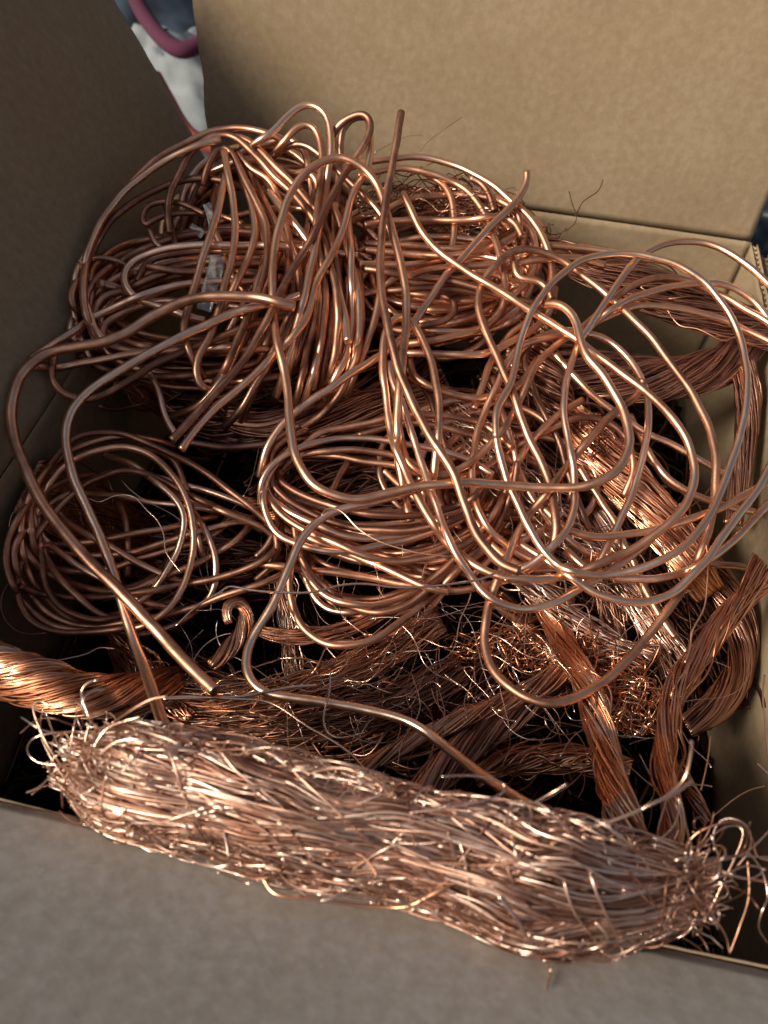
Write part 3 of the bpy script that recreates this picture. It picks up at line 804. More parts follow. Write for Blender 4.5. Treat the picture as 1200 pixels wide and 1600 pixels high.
# ------------------------------------------------------------------ stranded cables
def course(pts, n, smooth=1.5):
    """centre line as n samples of (x, y, half width, lift)"""
    p = np.array([(a[0], a[1], a[2], a[3] if len(a) > 3 else 0.0) for a in pts], float)
    o = resample(p, 3.0, 3.0)
    s = np.concatenate([[0], np.cumsum(np.linalg.norm(np.diff(o[:, :2], axis=0), axis=1))])
    u = np.linspace(0, s[-1], n)
    return np.stack([np.interp(u, s, o[:, k]) for k in range(4)], 1), s[-1]


def cable_mesh(mb, pts, lift, n=90, twist=1.0, r=0.00032, flat=0.75, noise=0.05, short=0.0, fray=(0, 0), hollow=0.35, step=7.0, loose=0.0, wild=0.0, sides=4):
    p0 = np.array([a[:2] for a in pts], float)
    Lpx = np.sum(np.linalg.norm(np.diff(p0, axis=0), axis=1))
    K = max(8, int(Lpx / step))
    c, Lc = course(pts, K)
    T = np.gradient(c[:, :2], axis=0); T /= np.linalg.norm(T, axis=1, keepdims=True) + 1e-9
    Nn = np.stack([-T[:, 1], T[:, 0]], 1)
    t = np.linspace(0, 1, K)
    rho = np.where(rng.random(n) < hollow, rng.random(n) ** 0.5 * 0.8, 0.86 + 0.14 * rng.random(n))[:, None]
    th0 = (np.arange(n) / n + rng.normal(0, .02, n))[:, None] * 2 * np.pi
    lobes = max(3, int(round(n / 22)))
    rho = rho * (0.80 + 0.22 * np.abs(np.cos(th0 * lobes / 2.0)))
    th = th0 + 2 * np.pi * twist * t[None, :]

    def slow(a, f=4):
        ph = rng.random((n, 3)) * 6.28; fr = f * (0.5 + rng.random((n, 3)))
        return a * sum(np.sin(fr[:, k:k + 1] * t[None, :] * 6.28 * (k + 1) / 2 + ph[:, k:k + 1]) / (k + 1) for k in range(3))
    lat = rho * np.cos(th) + slow(noise, 3) + slow(noise * (.5 if noise < .08 else .12), 9)
    dpt = rho * np.sin(th) * flat + slow(noise, 3)
    if fray[0] or fray[1]:
        e = fray[0] * np.clip(1 - t * Lc / 70.0, 0, 1) ** 2 + fray[1] * np.clip(1 - (1 - t) * Lc / 70.0, 0, 1) ** 2
        lat = lat * (1 + e[None, :]) + rng.normal(0, .5, (n, 1)) * e[None, :]
        dpt = dpt + rng.normal(0, .5, (n, 1)) * e[None, :]
    if loose:
        k = rng.random(n) < loose
        lat[k] += slow(0.5, 3)[k]; dpt[k] += np.abs(slow(0.5, 3)[k])
    hw = c[:, 2][None, :]
    px = c[:, 0][None, :] + Nn[:, 0][None, :] * lat * hw
    py = c[:, 1][None, :] + Nn[:, 1][None, :] * lat * hw
    dep0 = base_depth(c[:, 0], c[:, 1])[None, :] - (lift + c[:, 3][None, :]) * 0.001
    dep = dep0 - dpt * hw / FPX * 0.25
    P = CAM + ray(px, py) * dep[..., None]
    # strands that end before the cable does
    if short > 0:
        a = rng.random(n) * short * (rng.random(n) < .6); b = 1 - rng.random(n) * short * (rng.random(n) < .6)
        idx = a[:, None] + (b - a)[:, None] * t[None, :]
        f = idx * (K - 1); i0 = np.clip(f.astype(int), 0, K - 2); fr = (f - i0)[..., None]
        ar = np.arange(n)[:, None]
        P = P[ar, i0] * (1 - fr) + P[ar, i0 + 1] * fr
    P = inside(P, 0.0006)
    mb.tubes(P, np.full(n, r) * (0.85 + 0.3 * rng.random(n)), sides)
    return P


def add_cable(label, pts, lift, mat, cat="cable", name="stranded_cable", **kw):
    m = MB()
    P = cable_mesh(m, pts, lift, **kw)
    c = P.reshape(-1, 3).mean(0)
    root = empty(name, tuple(c), label, cat)
    m.build("strands", mat, root, kind='stuff')
    return root


add_cable("thick twisted copper cable entering at the left edge above the front flap",
          [(-60, 1022, 42, 6), (0, 1048, 42, 6), (60, 1068, 42, 5), (120, 1084, 38, 2), (180, 1088, 35, -4), (240, 1078, 32, -14), (290, 1065, 26, -24)], 13, M_red, n=230, twist=.95, r=.0003, noise=.03)
add_cable("twisted copper cable standing upright left of its neighbour, in the lower right of the box",
          [(842, 930, 17, -16), (870, 985, 19, -12), (895, 1030, 20, -4), (918, 1075, 21), (936, 1130, 23), (950, 1190, 24), (965, 1245, 25), (985, 1300, 25), (1010, 1345, 23, 2)], 2, M_red, n=100, twist=.9, r=.0003, noise=.05, loose=.06)
add_cable("long twisted copper cable leaning from the right wall down to the front bundle",
          [(1205, 890, 14), (1178, 918, 17), (1150, 950, 19), (1122, 983, 20), (1094, 1020, 21), (1070, 1052, 20), (1052, 1090, 18), (1042, 1135, 17), (1040, 1190, 18), (1046, 1240, 16), (1053, 1290, 16), (1035, 1345, 20)], 0, M_red, n=90, twist=1.1, r=.0003, noise=.06, fray=(.9, .3), loose=.06)
add_cable("copper cable curving in a half circle beside the right wall",
          [(1060, 850, 26, -6), (1100, 880, 26), (1140, 935, 25), (1160, 990, 24), (1158, 1040, 24), (1140, 1080, 25), (1110, 1112, 24), (1072, 1135, 20)], -22, M_dull, n=90, twist=.6, r=.0004)
add_cable("bright frayed copper cable end slanting between the right loops and the upright cable",
          [(770, 855, 16), (800, 885, 20), (835, 915, 24), (868, 948, 26), (900, 978, 28), (935, 1005, 28), (975, 1030, 24), (1005, 1050, 20)], -12, M_strand, n=110, twist=.4, r=.00034, noise=.07, short=.3, fray=(.2, .8), loose=.1)
add_cable("copper cable slanting down right under the wide loops from a blunt cut end",
          [(885, 640, 22, -3), (915, 680, 34), (950, 722, 38), (990, 765, 37), (1025, 805, 36), (1055, 845, 34), (1085, 890, 30), (1110, 930, 26, -5)], -13, M_red, n=170, twist=.35, r=.0004, noise=.04)
add_cable("copper strands slanting steeply right to a frayed tip beside the long leaning cable",
          [(925, 800, 18, -3), (950, 850, 22), (978, 905, 25), (1005, 950, 26), (1030, 990, 24), (1050, 1025, 20), (1062, 1050, 16)], -14, M_strand, n=90, twist=.3, r=.00034, noise=.06, short=.3, fray=(0, .6))
add_cable("straight bunch of brown copper strands hanging down between two slanting cables",
          [(935, 830, 18), (942, 880, 20), (950, 930, 20), (958, 975, 18), (968, 1020, 14), (978, 1060, 12)], -18, M_dull, n=60, twist=.15, r=.00036, noise=.04)
add_cable("braided brown copper cable dropping behind the right loops from the back",
          [(825, 470, 22, -4), (838, 530, 28), (855, 590, 31), (875, 645, 31), (900, 700, 28), (925, 760, 24)], -15, M_dull, n=120, twist=1.8, r=.00042)
add_cable("flattened pinkish copper braid at the back right under the arching loops",
          [(780, 380, 10, -4), (850, 392, 18), (905, 410, 26), (960, 432, 34), (1020, 455, 38), (1080, 478, 36), (1140, 500, 32), (1200, 520, 28), (1260, 545, 24)], -16, M_dull, n=190, twist=.6, r=.0004, flat=.5, noise=.06, loose=.04)
add_cable("thick brown copper braid looping round the dark hole at the back right",
          [(1195, 515, 20, -3), (1165, 545, 28), (1120, 575, 32), (1060, 590, 34), (990, 592, 36), (920, 580, 36), (850, 565, 30), (790, 560, 20)], -22, M_dull, n=190, twist=.9, r=.00045, noise=.05)
add_cable("flat copper braid hanging straight down near the right wall",
          [(1160, 560, 18), (1168, 610, 20), (1168, 660, 20), (1162, 710, 18), (1155, 760, 16), (1145, 820, 14)], -22, M_dull, n=80, twist=.3, r=.0004)
add_cable("thin twisted copper cable slanting up right across the dark hollow to the upright cable",
          [(545, 1215, 11, 2), (590, 1188, 12), (640, 1160, 13), (700, 1133, 14), (760, 1108, 15), (815, 1085, 16), (865, 1058, 18), (905, 1035, 16)], -8, M_red, n=60, twist=1.6, r=.00038, noise=.03)
add_cable("thicker dull copper cable slanting up right just below the thin one",
          [(640, 1262, 24), (680, 1215, 26), (725, 1172, 27), (775, 1135, 26), (825, 1100, 24), (880, 1062, 20)], -14, M_dull, n=100, twist=.7, r=.0004, noise=.03)
add_cable("small copper braid curled into a hook in the dark hollow",
          [(357, 975, 5, 2), (352, 955, 7, 2), (362, 940, 8, 2), (378, 942, 9), (385, 960, 11), (380, 985, 13), (365, 1008, 14), (345, 1028, 12), (328, 1040, 9)], -6, M_red, n=46, twist=.9, r=.00034, noise=.03)
add_cable("short level bunch of copper strands right of the hooked braid",
          [(395, 983, 6), (430, 992, 10), (470, 995, 12), (515, 990, 12), (560, 978, 11), (600, 958, 9)], -10, M_red, n=50, twist=.2, r=.00034, noise=.1)
add_cable("copper braid lying under the hank, reaching the flat coil",
          [(350, 650, 16), (420, 665, 24), (500, 655, 30), (590, 640, 32), (680, 632, 32), (760, 645, 28), (830, 670, 22)], -26, M_dull, n=140, twist=.8, r=.00045, noise=.04)
add_cable("small twisted copper cable in shadow right of the leaning cable",
          [(1058, 1190, 9), (1072, 1220, 10), (1088, 1250, 11), (1104, 1285, 9)], -14, M_dull, n=30, twist=.5, r=.00036)
add_cable("short woven copper cable piece between the round coil and the flat coil",
          [(375, 780, 8), (400, 792, 10), (425, 800, 11), (450, 808, 10)], -9, M_red, n=30, twist=.8, r=.00034)
add_cable("dark copper cable hanging down from the round coil behind the bent wires",
          [(178, 1000, 12), (190, 1030, 18), (200, 1060, 22), (215, 1090, 22)], -20, M_red, n=50, twist=.4, r=.00036)
add_cable("red-brown copper cable deep behind the upright cables",
          [(740, 1215, 16), (790, 1192, 20), (850, 1185, 24), (915, 1190, 24), (985, 1205, 20)], -34, M_red, n=70, twist=.8, r=.0004, noise=.08, loose=.1)
add_cable("narrow copper cable curving down to the cut bundle end in the lower hollow",
          [(775, 930, 10), (800, 955, 13), (825, 985, 14), (850, 1015, 14), (870, 1045, 13)], -22, M_red, n=50, twist=.5, r=.00036, short=.2)
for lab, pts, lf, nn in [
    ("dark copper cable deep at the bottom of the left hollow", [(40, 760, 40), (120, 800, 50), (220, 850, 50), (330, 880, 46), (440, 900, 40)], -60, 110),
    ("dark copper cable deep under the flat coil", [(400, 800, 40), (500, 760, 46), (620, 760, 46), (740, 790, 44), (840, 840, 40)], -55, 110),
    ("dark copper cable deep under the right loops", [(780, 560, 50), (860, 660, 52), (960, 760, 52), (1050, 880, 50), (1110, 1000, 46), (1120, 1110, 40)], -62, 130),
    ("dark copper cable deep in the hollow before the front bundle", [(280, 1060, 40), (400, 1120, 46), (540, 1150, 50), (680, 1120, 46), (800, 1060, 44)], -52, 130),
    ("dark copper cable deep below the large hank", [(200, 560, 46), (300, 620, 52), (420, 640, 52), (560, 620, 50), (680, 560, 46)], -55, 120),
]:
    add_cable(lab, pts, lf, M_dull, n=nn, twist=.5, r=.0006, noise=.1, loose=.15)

# loose bunches of springy strands in the dark hollow
def bunch(label, pts, lift, n, mat, noise=.35, short=.7, r=.00027, twist=.15, wild=.1):
    m = MB()
    P = cable_mesh(m, pts, lift, n=n, twist=twist, r=r, noise=noise, short=short, hollow=.9, loose=wild, flat=1.2, sides=3, step=9)
    root = empty("strand_bunch", tuple(P.reshape(-1, 3).mean(0)), label, "wire bunch")
    m.build("strands", mat, root, kind='stuff')


bunch("loose sheaf of fine copper strands sweeping right below the square-cut thick wire", [(250, 1085, 20), (330, 1095, 30), (420, 1085, 34), (510, 1060, 34), (600, 1020, 34), (690, 970, 30)], -10, 80, M_red, noise=.14, short=.35)
bunch("loose sheaf of fine copper strands right behind the frayed front bundle", [(270, 1130, 16), (350, 1135, 26), (440, 1130, 34), (540, 1115, 36), (640, 1085, 34), (720, 1040, 30)], -16, 110, M_dull, noise=.14, short=.3)
bunch("upright bunch of fine copper strands behind the S-shaped wire", [(440, 900, 14), (448, 940, 18), (452, 990, 20), (458, 1045, 18), (470, 1090, 14)], -16, 34, M_strand, noise=.15, short=.3)
bunch("fine copper strands fanning out below the round coil", [(170, 985, 12), (205, 1010, 18), (235, 1050, 22), (262, 1090, 22), (300, 1120, 18)], -10, 60, M_red, noise=.3)
bunch("wild tuft of fine copper strands between the two upright cables", [(900, 1000, 30), (950, 1040, 44), (985, 1090, 48), (1000, 1150, 40)], -12, 80, M_red, noise=.4, short=.8)
bunch("tuft of fine copper strands under the U-shaped loop", [(700, 1030, 26), (760, 1010, 34), (830, 1020, 34), (900, 1060, 30)], -22, 50, M_red, noise=.6, short=.8)
bunch("fine copper strands spread under the wide right loops", [(700, 640, 30), (780, 720, 44), (850, 800, 50), (930, 880, 48), (1000, 960, 40)], -18, 120, M_strand, noise=.35, short=.7)
bunch("fine copper strands spread inside the back coil", [(560, 330, 30), (640, 320, 50), (730, 330, 50), (820, 370, 34)], -14, 110, M_dull, noise=.3, short=.6)

# ------------------------------------------------------------------ the frayed bundle lying along the front rim
SP = [(118, 1192, 40), (145, 1202, 60), (190, 1216, 76), (270, 1232, 82), (370, 1256, 86), (480, 1288, 86), (600, 1314, 80), (720, 1342, 84), (830, 1374, 96), (920, 1392, 92), (1000, 1392, 78), (1050, 1386, 62), (1095, 1378, 44)]
m = MB()
c, Lc = course(SP, 260)
Tn = np.gradient(c[:, :2], axis=0); Tn /= np.linalg.norm(Tn, axis=1, keepdims=True)
Nm = np.stack([-Tn[:, 1], Tn[:, 0]], 1)


low = c[:, :2] + Nm * (c[:, 2:3] * 0.97)
rl = ray(low[:, 0], low[:, 1])
cdep = (0.0015 - CH) / rl[:, 2]                    # the lower edge of the bundle rests on the front rim
cdep = gsmooth(cdep, 6)


def along(s, lat, dpt, lift0=0.0):
    """s 0..1 along the bundle, lat -1..1 across it, dpt towards the camera in half widths"""
    f = np.clip(s, 0, 1) * (len(c) - 1)
    ext = (s - np.clip(s, 0, 1)) * Lc
    i = np.clip(f.astype(int), 0, len(c) - 2); fr = (f - i)[..., None]
    cc = c[i] * (1 - fr) + c[i + 1] * fr
    tt = Tn[i]; nn = Nm[i]
    px = cc[..., 0] + tt[..., 0] * ext + nn[..., 0] * lat * cc[..., 2]
    py = cc[..., 1] + tt[..., 1] * ext + nn[..., 1] * lat * cc[..., 2]
    dep = cdep[i] - dpt * cc[..., 2] / FPX * .19 - lift0 * .001
    return CAM + ray(px, py) * dep[..., None]


def hairs(n, K, s_rng, ln, lat_sd, turn, rr, surf=True, kink=0.02, lift=0.0):
    s0 = rng.uniform(s_rng[0], s_rng[1], n)[:, None]
    L_ = rng.uniform(ln[0], ln[1], n)[:, None]
    t = np.linspace(0, 1, K)[None, :]
    la = rng.uniform(-1, 1, n)[:, None]
    la = np.sign(la) * np.abs(la) ** 0.9
    ph = rng.random((n, 4)) * 6.28; fr = rng.uniform(.4, 1.6, (n, 4))
    drift = rng.normal(0, turn, (n, 1)) * (t - .5)
    lat = la + drift + lat_sd * np.sin(fr[:, :1] * t * 6.28 + ph[:, :1]) + kink * 2 * np.sin(fr[:, 1:2] * t * 11 + ph[:, 1:2]) + kink * .6 * np.sin(fr[:, 2:3] * t * 24 + ph[:, 2:3])
    s0 = np.clip(s0, L_ / 2 + rng.normal(.012, .018, (n, 1)), 1 - L_ / 2 - rng.normal(.012, .018, (n, 1)))
    s = s0 + L_ * (t - .5)
    shell = np.sqrt(np.clip(1 - np.minimum(np.abs(lat), 1) ** 2, 0.02, 1))
    d = shell * (rng.uniform(.55, 1.0, n)[:, None] if surf else rng.uniform(-.6, .8, n)[:, None]) * .8
    d = d + .05 * np.sin(fr[:, 3:4] * t * 7 + ph[:, 3:4])
    # the whole sheaf wanders and clumps, so neighbours run together
    edge = 1 + .10 * np.sin(s * 19 + np.where(la > 0, 1.0, 4.0)) + .07 * np.sin(s * 41 + np.where(la > 0, 2.0, .5))
    lat = lat * edge + .12 * np.sin(s * 9 + la * 2.0) + .05 * np.sin(s * 23 + la * 5.0)
    lat = lat + .05 * np.sin(la * 22 + s * 4)
    d = d + (.16 * np.sin(la * 13 + s * 7) + .10 * np.sin(la * 29 - s * 9)) * shell
    P = along(s, np.clip(lat, -1.22, 1.22), d, lift)
    P = inside(P, 0.0005)
    m.tubes(P, rng.uniform(rr[0], rr[1], n), 4)


hairs(900, 30, (.2, .8), (.4, .95), .05, .2, (.00018, .00028), surf=False, kink=.006)
hairs(2600, 48, (.12, .90), (.35, .95), .05, .26, (.00017, .00027), kink=.006)
hairs(260, 44, (.12, .90), (.2, .7), .10, .75, (.00018, .00032), kink=.008, lift=1.0)
hairs(90, 26, (.1, .92), (.04, .14), .10, 1.6, (.00018, .0003), kink=.008, lift=1.6)
hairs(140, 30, (.08, .93), (.15, .5), .08, .4, (.00017, .00028), kink=.01, lift=.8)
hairs(60, 16, (.03, .10), (.04, .09), .2, 1.2, (.00019, .00028), kink=.02)
hairs(60, 16, (.92, .98), (.05, .10), .2, .8, (.00019, .00028), kink=.02)
fb_c = along(np.array([.5]), np.array([0.]), np.array([0.]))[0]
FB = empty("frayed_bundle", tuple(fb_c), "big frayed bundle of countless fine copper strands lying along the front rim", "wire bunch")
m.build("strands", M_strand, FB, kind='stuff')


def hair(px_pts, r, lift, parent=None, mat=None, name="stray_strand", label=None, absd=None):
    p = resample([(a[0], a[1], (a[2] if len(a) > 2 else 0.0)) for a in px_pts], 4.0, 1.2)
    dep = (base_depth(p[:, 0], p[:, 1]) if absd is None else absd) - (p[:, 2] + lift) * .001
    P = inside(CAM + ray(p[:, 0], p[:, 1]) * np.asarray(dep)[..., None], .0006)
    mm = MB(); mm.tubes(P, np.full((1, len(P)), r * .001), 6)
    o = mm.build(name, mat or M_bright, parent)
    if parent is None:
        tag(o, label, "wire strand")
        cc = P.mean(0); o.data.transform(Matrix.Translation(Vector(-cc))); o.location = cc
    return o


# ragged outer strands that stand off the bundle
def ragged(n, s_rng, K=16):
    s0 = rng.uniform(s_rng[0], s_rng[1], n)[:, None]
    side = np.where(rng.random((n, 1)) < .55, 1, -1)
    t = np.linspace(0, 1, K)[None, :]
    s0 = np.clip(s0, .1, .9)
    L_ = rng.normal(0, .16, (n, 1))
    out = rng.uniform(.05, .42, (n, 1))
    lat = side * (.85 + out * np.sin(np.pi * t * rng.uniform(.5, 1.1, (n, 1))) )
    s = np.clip(s0 + L_ * t + .006 * np.sin(t * 7 + rng.random((n, 1)) * 6), .012, .985)
    d = .35 + .5 * rng.random((n, 1)) + .3 * np.sin(t * 4 + rng.random((n, 1)) * 6)
    m.tubes(inside(along(s, lat, d), .0005), rng.uniform(.00014, .00024, n), 4)


m = MB()
ragged(260, (.04, .97), 26)
# the two ends splay out
for s_end, sg in ((0.02, -1), (0.985, 1)):
    n = 70; K = 24; t = np.linspace(0, 1, K)[None, :]
    s = s_end - sg * .05 + sg * rng.uniform(.03, .10, (n, 1)) * t ** rng.uniform(.7, 1.5, (n, 1)) + .008 * np.sin(t * 6 + rng.random((n, 1)) * 6)
    la = rng.uniform(-.9, .9, (n, 1)); lat = la + rng.normal(0, .8, (n, 1)) * t ** 2 + .12 * np.sin(t * 5 + rng.random((n, 1)) * 6)
    d = rng.uniform(0, .8, (n, 1)) + rng.normal(0, .4, (n, 1)) * t ** 2
    m.tubes(inside(along(s, lat, d), .0005), rng.uniform(.00014, .00024, n), 4)
for (x0_, y0_, sx_, sy_, n, dirx) in ((160, 1190, 20, 50, 30, -1), (1080, 1370, 20, 38, 26, 1)):
    K = 30; t = np.linspace(0, 1, K)[None, :]
    a0 = rng.normal(math.pi if dirx < 0 else 0.0, .9, (n, 1)); cv = rng.normal(0, 2.4, (n, 1)); ln = rng.uniform(50, 125, (n, 1))
    a = a0 + cv * t + .4 * np.sin(t * 6 + rng.random((n, 1)) * 6)
    x = rng.normal(x0_, sx_, (n, 1)) + np.cumsum(np.cos(a), 1) * ln / K; y = rng.normal(y0_, sy_, (n, 1)) + np.cumsum(np.sin(a), 1) * ln / K
    dd_ = np.interp(x, c[:, 0], cdep) - .004 - rng.uniform(0, .012, (n, 1)) + .004 * np.sin(t * 5 + rng.random((n, 1)) * 6)
    m.tubes(inside(CAM + ray(x, y) * dd_[..., None], .0006), rng.uniform(.00012, .00022, n), 5)
m.build("outer_strands", M_strand, FB, kind='stuff')

# stray strands springing out of the frayed bundle
STR = [
    [(130, 1235), (95, 1195), (72, 1160), (55, 1120), (52, 1100), (65, 1095), (78, 1105)],
    [(128, 1250), (100, 1215), (75, 1175), (62, 1140), (68, 1108)],
    [(90, 1195), (62, 1192), (45, 1180), (43, 1165), (55, 1152), (85, 1145), (120, 1143)],
    [(118, 1236), (95, 1230), (80, 1212), (79, 1192), (92, 1178), (112, 1180)],
    [(150, 1265), (135, 1235), (128, 1200), (130, 1170), (140, 1130)],
    [(142, 1270), (120, 1230), (110, 1180), (115, 1140), (120, 1115)],
    [(98, 1262), (97, 1235), (110, 1200), (130, 1160)],
    [(160, 1260), (130, 1245), (105, 1200), (85, 1150), (72, 1115)],
    [(140, 1122), (130, 1095), (127, 1080), (138, 1066), (152, 1063)],
    [(175, 1130), (205, 1110), (235, 1093), (260, 1088)],
    [(145, 1170), (165, 1140), (190, 1128), (220, 1120)],
    [(155, 1180), (180, 1160), (215, 1155), (250, 1165), (300, 1200), (330, 1245), (350, 1300), (358, 1340)],
    [(167, 1207), (160, 1240), (160, 1270), (172, 1282), (190, 1275), (205, 1245), (212, 1215)],
    [(190, 1185), (230, 1220), (265, 1255), (290, 1290), (315, 1330)],
    [(220, 1310), (260, 1320), (300, 1330), (335, 1345), (370, 1350), (390, 1365), (398, 1378), (385, 1380), (340, 1362)],
    [(330, 1340), (370, 1355), (410, 1372), (420, 1388), (440, 1400), (500, 1406), (560, 1415), (610, 1418), (640, 1415), (680, 1395), (710, 1380), (740, 1370)],
    [(442, 1340), (460, 1380), (480, 1400), (505, 1407), (530, 1398), (545, 1385)],
    [(620, 1405), (650, 1420), (680, 1428), (720, 1435), (760, 1438)],
    [(690, 1415), (740, 1440), (790, 1460), (835, 1480), (850, 1498), (858, 1515)],
    [(780, 1400), (810, 1440), (835, 1480), (880, 1484), (920, 1483), (945, 1475), (948, 1460), (930, 1440)],
    [(700, 1300), (712, 1340), (730, 1375), (745, 1392)],
    [(590, 1370), (570, 1340), (540, 1330), (510, 1335)],
    [(800, 1340), (820, 1365), (845, 1390)],
    [(850, 1500), (862, 1515), (856, 1535), (855, 1548)],
    [(1060, 1360), (1080, 1310), (1115, 1290), (1150, 1285), (1175, 1310), (1185, 1340), (1230, 1345)],
    [(1020, 1330), (1100, 1345), (1160, 1335), (1200, 1300), (1220, 1280)],
    [(1040, 1360), (1090, 1345), (1150, 1338), (1230, 1342)],
    [(1050, 1365), (1110, 1365), (1160, 1372), (1240, 1385)],
    [(1116, 1330), (1115, 1300), (1130, 1280), (1155, 1282), (1172, 1300), (1170, 1330), (1150, 1355)],
    [(1168, 1330), (1190, 1360), (1200, 1400), (1192, 1420), (1185, 1450), (1200, 1475)],
    [(1168, 1345), (1170, 1400), (1155, 1450), (1140, 1490)],
    [(1085, 1395), (1110, 1410), (1130, 1415), (1145, 1420)],
    [(1090, 1420), (1080, 1450), (1060, 1465), (1020, 1468)],
    [(1095, 1400), (1120, 1440), (1135, 1465), (1140, 1490)],
    [(1080, 1340), (1120, 1300), (1150, 1290), (1160, 1310), (1120, 1400), (1100, 1440)],
    [(870, 1310), (920, 1290), (980, 1275), (1020, 1255), (1055, 1240), (1080, 1220)],
    [(860, 1320), (900, 1300), (950, 1285), (1000, 1265), (1040, 1245), (1070, 1215), (1080, 1170), (1080, 1158)],
    [(640, 1270), (700, 1262), (760, 1250), (790, 1235), (782, 1222), (740, 1212), (690, 1213)],
    [(620, 1290), (700, 1275), (770, 1265), (820, 1260), (860, 1240), (885, 1225)],
    [(980, 1360), (1005, 1385), (1025, 1418)],
    [(380, 1170), (400, 1158), (412, 1160)],
    [(250, 1160), (330, 1180), (400, 1210), (450, 1225)],
    [(480, 1210), (520, 1200), (555, 1205), (575, 1230)],
]
for i, q in enumerate(STR):
    xm = np.mean([a[0] for a in q]); dd = float(np.interp(xm, c[:, 0], cdep)) - .010
    if xm < 150 or xm > 1060: dd += .008
    p_ = np.array(q, float)
    hair([(a, b, 1.2 * math.sin(j * 1.3 + i)) for j, (a, b) in enumerate(q)], (.44 if i in (15, 16, 19) else .33 if i in (8, 11, 20, 22, 27, 35, 36) else .22), 2.0, FB, M_bright if i % 3 else M_wire, absd=dd)

# single fine strands lying about on the heap
HS = [
    ("long silvery strand crossing level above the dark hollow", [(275, 978), (310, 945), (345, 925), (358, 916), (400, 923), (450, 926), (490, 925), (530, 915), (570, 912), (610, 917), (650, 918), (710, 912), (750, 905), (775, 895)], .36, 16, 'b'),
    ("short silvery strand right of the long level one", [(788, 906), (810, 907), (832, 911), (845, 925)], .32, 16, 'b'),
    ("fine strand curling off the S-shaped wire over the flat coil", [(503, 806), (506, 797), (518, 794), (535, 800), (560, 826), (595, 847), (650, 863), (700, 870)], .24, 18, 'w'),
    ("silvery strand arching inside the round coil", [(137, 778), (155, 785), (175, 776), (195, 773), (212, 778), (228, 796), (245, 812), (256, 835), (258, 860), (275, 885), (283, 895)], .22, 8, 'b'),
    ("fine strand bulging out left of the round coil", [(72, 989), (45, 991), (20, 982), (4, 960), (2, 935), (14, 910), (30, 900)], .2, 4, 'w'),
    ("fine strand hugging the upper left of the round coil", [(45, 784), (28, 792), (17, 808), (14, 835), (18, 860)], .2, 4, 'w'),
    ("hair-thin strand on the left wall under the bent wires", [(18, 722), (40, 708), (58, 683), (85, 660), (110, 642), (130, 605), (142, 575)], .12, -20, 'w'),
    ("pale strand running from below the square cut to the front bundle", [(250, 1090), (300, 1088), (360, 1092), (410, 1095), (440, 1107), (480, 1135), (520, 1158), (548, 1178), (570, 1202)], .34, 12, 'b'),
    ("straight pale strand beside the start of the S-shaped wire", [(255, 1092), (330, 1090), (380, 1088), (420, 1080), (460, 1073), (495, 1071)], .45, 12, 'b'),
    ("dark fine strand rising from the twisted cable at the left", [(62, 1037), (100, 1030), (135, 1022), (155, 1012), (180, 1014)], .2, 4, 'w'),
    ("strand with a sharp bend hanging down in the dark hollow", [(516, 1048), (515, 1080), (507, 1110), (506, 1130), (515, 1148), (535, 1153), (570, 1145)], .26, 10, 'b'),
    ("tall fine strand in front of the right wall", [(1195, 1055), (1192, 1090), (1196, 1130), (1200, 1180), (1210, 1220)], .26, 10, 'w'),
    ("fine strand bent twice in front of the long leaning cable", [(1100, 835), (1106, 870), (1105, 910), (1100, 950), (1082, 985), (1078, 1015), (1070, 1035)], .26, 6, 'w'),
    ("short bent strand with a looped top under the wide loops", [(1045, 895), (1042, 870), (1035, 850), (1040, 842), (1048, 845)], .22, 4, 'b'),
    ("faint fine strand standing up in front of the back flap", [(655, 240), (668, 222), (690, 205), (722, 183)], .1, -6, 'w'),
    ("faint arching fine strand left of the one before the back flap", [(585, 238), (610, 225), (635, 213), (660, 211)], .1, -6, 'w'),
    ("straight fine strand in the shadow near the right wall", [(1095, 1235), (1105, 1190), (1110, 1150)], .22, -4, 'w'),
    ("fine strand tip poking in at the right edge of the picture", [(1183, 1193), (1195, 1205), (1225, 1225)], .3, 10, 'b'),
    ("thin strand leaning across the shadow at the right", [(1115, 1275), (1145, 1250), (1170, 1235), (1195, 1228)], .12, -2, 'w'),
]
for lab, q, r, lf, mt in HS:
    hair(q, r, lf, None, M_bright if mt == 'b' else M_wire, label=lab)


# uncountable tangle of hair-thin strands
def tangle(name, label, region, n, lifts, r, mat, size=(20, 70), K=22, seed=1):
    g_ = np.random.default_rng(seed)
    mm = MB()
    reg = np.array(region, float)          # (x, y, spread) attractors
    k = g_.integers(0, len(reg), n)
    cx = reg[k, 0] + g_.normal(0, 1, n) * reg[k, 2]; cy = reg[k, 1] + g_.normal(0, 1, n) * reg[k, 2] * .8
    ang = g_.random(n) * 6.28; ln = g_.uniform(size[0], size[1], n) * 2
    curv = g_.normal(0, .8, n); t = np.linspace(-.5, .5, K)
    a = ang[:, None] + curv[:, None] * t * 2 + .35 * np.sin(t * 8 + g_.random((n, 1)) * 6) + .03 * np.sin(t * 22 + g_.random((n, 1)) * 6)
    x = cx[:, None] + np.cumsum(np.cos(a), 1) * (ln / K)[:, None]; y = cy[:, None] + np.cumsum(np.sin(a), 1) * (ln / K)[:, None]
    l = g_.uniform(lifts[0], lifts[1], n)[:, None] + 3 * np.sin(t * 5 + g_.random((n, 1)) * 6) * g_.random((n, 1))
    P = place(x, y, l)
    mm.tubes(P, g_.uniform(.7, 1.3, n) * r, 4)
    o = mm.build(name, mat); tag(o, label, "wire strands", kind='stuff')
    return o


